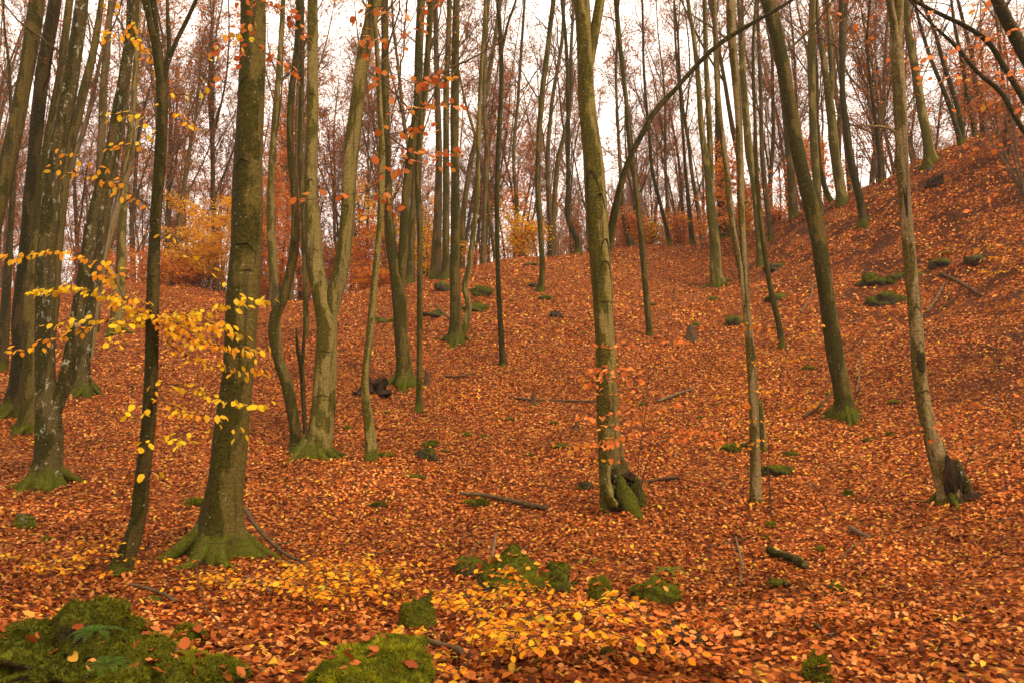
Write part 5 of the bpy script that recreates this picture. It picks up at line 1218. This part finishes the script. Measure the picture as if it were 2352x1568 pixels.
# ---------------------------------------------------------------- shrubs of the wood edge
def shrub(x, y, w, h, Y, pal, dens, label, seed, group=None):
    rg = np.random.default_rng(4000 + seed); top = at(x, y - h / 2, Y); bot = at(x, y + h / 2, Y); X0 = top[0]; zg = h1(X0, Y)
    base = np.array([X0, Y, zg]); root = empty('shrub', base, label, 'shrub', group); wr = wid(w, top) / 2
    ns = 5; S = np.tile(base - [0, 0, .1], (ns, 1)); 
    D = np.stack([rg.normal(0, .25, ns), rg.normal(0, .25, ns), np.ones(ns)], 1); D[0, :2] = 0
    P1 = grow(rg, S, D, np.full(ns, (top[2] - zg)) * rg.uniform(.75, 1., ns), 8, .05, .06)
    for i in range(ns):
        V, q_ = tubes(P1[i:i+1], np.linspace(.035, .008, 8)[None], 5); obj('stem', new_mesh('stem', V - base, q_, [M_TWIG]), root)
    b = Build(); zb = max(zg + .1, bot[2]); m = int(dens * (4.6 if pal in ('yellow', 'orange') else 3.2))
    S2, D2, i2, t2 = along(rg, P1, 26, .15, 1.)
    ok = S2[:, 2] > zb - .2; S2, D2 = S2[ok], D2[ok]
    if len(S2) == 0: S2, D2 = P1[:, -1], norm(P1[:, -1] - P1[:, -2])
    az_ = rg.uniform(0, 6.28, len(S2)); dd = np.stack([np.cos(az_), np.sin(az_), rg.uniform(-.05, .4, len(S2))], 1)
    P2 = grow(rg, S2, dd, wr * rg.uniform(.2, 1.5, len(S2)), 6, -.02, .18)
    V, q_ = tubes(P2, np.linspace(.012, .005, 6)[None] * np.ones((len(P2), 1)), 3); b.add(V, q_)
    t = rg.uniform(.2, 5, m); ii = rg.integers(0, len(P2), m); j = np.clip(t.astype(int), 0, 4); f = (t - j)[:, None]
    e = P2[ii, j] * (1 - f) + P2[ii, j + 1] * f + rg.normal(0, 1, (m, 3)) * [.22, .22, .09]
    leaf_cloud('far', e, rg.uniform(.085, .15, m) * (1.2 if pal in ('yellow', 'orange') else 1.), rg.uniform(0, 6.28, m), rg.normal(0, .5, m), rg.normal(-.15, .35, m), pick(rg, pal, m), b, 1)
    obj('foliage', b.mesh('foliage', [M_TWIG, LEAFM], False, base), root)
SH = [(490,525,130,240,44.5,'yellow',1700,'bright yellow shrub tall among the hazy trunks'),(450,600,130,110,44.8,'yellow',1000,'low yellow shrub below the tall yellow one'),(370,615,130,90,44.8,'orange',850,'orange shrub at the far end of the hollow'),(430,640,170,60,44.6,'orange',650,'low orange thicket fringing the hollow'),(290,610,90,90,47,'orange',500,'thin orange shrub behind the short footed beech'),
 (530,440,120,170,52,'orange',900,'tall orange crowned sapling behind the thick beech'),(650,520,110,260,44,'orange',1100,'orange foliage curtain behind the curved slender beech'),(690,320,120,260,46,'orange',700,'high orange foliage beside the forked beech'),(770,600,110,150,40,'rust',700,'rust coloured shrub seen through the fork of the V beech'),(830,560,100,160,43,'orange',800,'orange shrub behind the wavy slender beech'),(860,640,110,70,38.5,'orange',600,'low orange shrub at the bank edge'),
 (905,480,40,140,42,'yellow',330,'narrow yellow sapling between the twin stems'),(985,560,50,120,41,'yellow',300,'yellow sapling behind the slim upright beech'),(1200,530,100,100,41,'yellow',650,'golden sapling on the ridge beyond the lone slim beech'),(1195,440,70,70,45,'orange',200,'upper orange spray of a ridge sapling'),
 (1440,525,110,80,43.5,'orange',420,'orange shrub behind the slender leaning beech on the ridge'),(1560,520,130,80,44,'orange',420,'wide orange shrub along the saddle'),(1490,530,90,60,44,'yellow',260,'golden low shrub on the saddle'),(1705,500,50,100,44.5,'yellow',320,'yellow shrub behind the knotty beech stems'),(1775,505,90,60,41,'orange',500,'orange shrub on the upper slope crest'),(1640,520,60,70,46,'orange',220,'orange shrub behind the upper slope fork'),
 (80,560,160,200,44,'rust',700,'dull rust shrub at the wood edge behind the lichen beech'),(2310,100,120,220,26,'rust',420,'dense rust leaved sapling at the top of the bank'),(2290,240,150,150,28,'rust',350,'rusty thicket on the crest of the bank'),(2190,160,130,260,33,'rust',420,'tall rusty crown behind the skyline clump'),(2010,220,150,300,38,'rust',330,'rust leaved crown behind the spindly skyline sapling'),(1960,330,110,140,39,'rust',260,'rust leaved sapling behind the leaning slim beech')]
for i, s in enumerate(SH): shrub(*s, seed=i)

# ---------------------------------------------------------------- young understory beeches of the wood behind, copies of four built ones
def under_proto(i):
    rg = np.random.default_rng(5000 + i); ht = rg.uniform(4.5, 7.)
    P = grow(rg, np.array([[0, 0, -.4]]), np.array([[rg.normal(0, .1), rg.normal(0, .1), 1.]]), np.array([ht]), 9, .05, .06)[0]
    me, Q, r = trunk_mesh(P, np.linspace(.045, .012, 9), 0, 6, 5000 + i, 0, 4, BARK['far'], (0, 0, 0), 0, .4, .02)
    pal = ('orange', 'brown', 'rust', 'brown')[i]
    return me, crown(rg, Q, r, .12, .99, 26, 5, 3, (.9, 2.0), 1700, pal, (.9, 1.45), twigm=M_FARTWIG, leafs=(.09, .15), min_r=.005)
UP = [under_proto(i) for i in range(4)]
rg = np.random.default_rng(5100)
for (m, x0, x1, y0, y1, ks, lab, grp) in (
  (20, 20, 620, 49, 66, (0, 1, 3), 'young understory beech with autumn leaves beyond the hollow', 'young beeches beyond the hollow'),
  (22, 600, 1130, 43, 60, (0, 1, 3), 'young understory beech with autumn leaves behind the rocky bank', 'young beeches behind the bank'),
  (12, 1150, 1700, 48, 64, (0, 1), 'young understory beech with autumn leaves past the ridge saddle', 'young beeches past the saddle'),
  (10, 1700, 2420, 38, 54, (2, 2, 0), 'young rust leaved beech behind the skyline of the steep bank', 'young beeches behind the steep bank')):
    for j in range(m):
        x = x0 + (x1 - x0) * (j + rg.uniform(0, 1)) / m; Yq = rg.uniform(y0, y1); X0 = (x * K - 512) / F * Yq / CP
        root = empty('young_beech', (X0, Yq, h1(X0, Yq)), lab, 'tree', grp); root.rotation_euler = (0, 0, rg.uniform(0, 6.28)); q = rg.uniform(.7, 1.3); root.scale = (q, q, q)
        me, cr = UP[ks[int(rg.integers(0, len(ks)))]]; obj('trunk', me, root); obj('crown', cr, root)

# ---------------------------------------------------------------- haze
def haze():
    x0, x1, y0, y1, z0, z1 = -330, 330, -330, 330, float(Z.min()) - 1.2, float(Z.max()) + 26
    V = np.array([[x, y, z] for z in (z0, z1) for y in (y0, y1) for x in (x0, x1)])
    P = np.array([[0, 2, 3, 1], [4, 5, 7, 6], [0, 1, 5, 4], [2, 6, 7, 3], [0, 4, 6, 2], [1, 3, 7, 5]])
    m = bpy.data.materials.new('haze_air'); m.use_nodes = True; nt = m.node_tree; nt.nodes.clear()
    o = nt.nodes.new('ShaderNodeOutputMaterial'); v = nt.nodes.new('ShaderNodeVolumePrincipled')
    v.inputs['Color'].default_value = (.97, .91, .91, 1); v.inputs['Density'].default_value = HAZE
    v.inputs['Anisotropy'].default_value = .2
    nt.links.new(v.outputs[0], o.inputs['Volume'])
    tag(obj('haze', new_mesh('haze', V, [P], [m], None, False)), 'thin pale autumn haze filling the whole wood', 'haze', kind='stuff')
HAZE = .00045
haze()
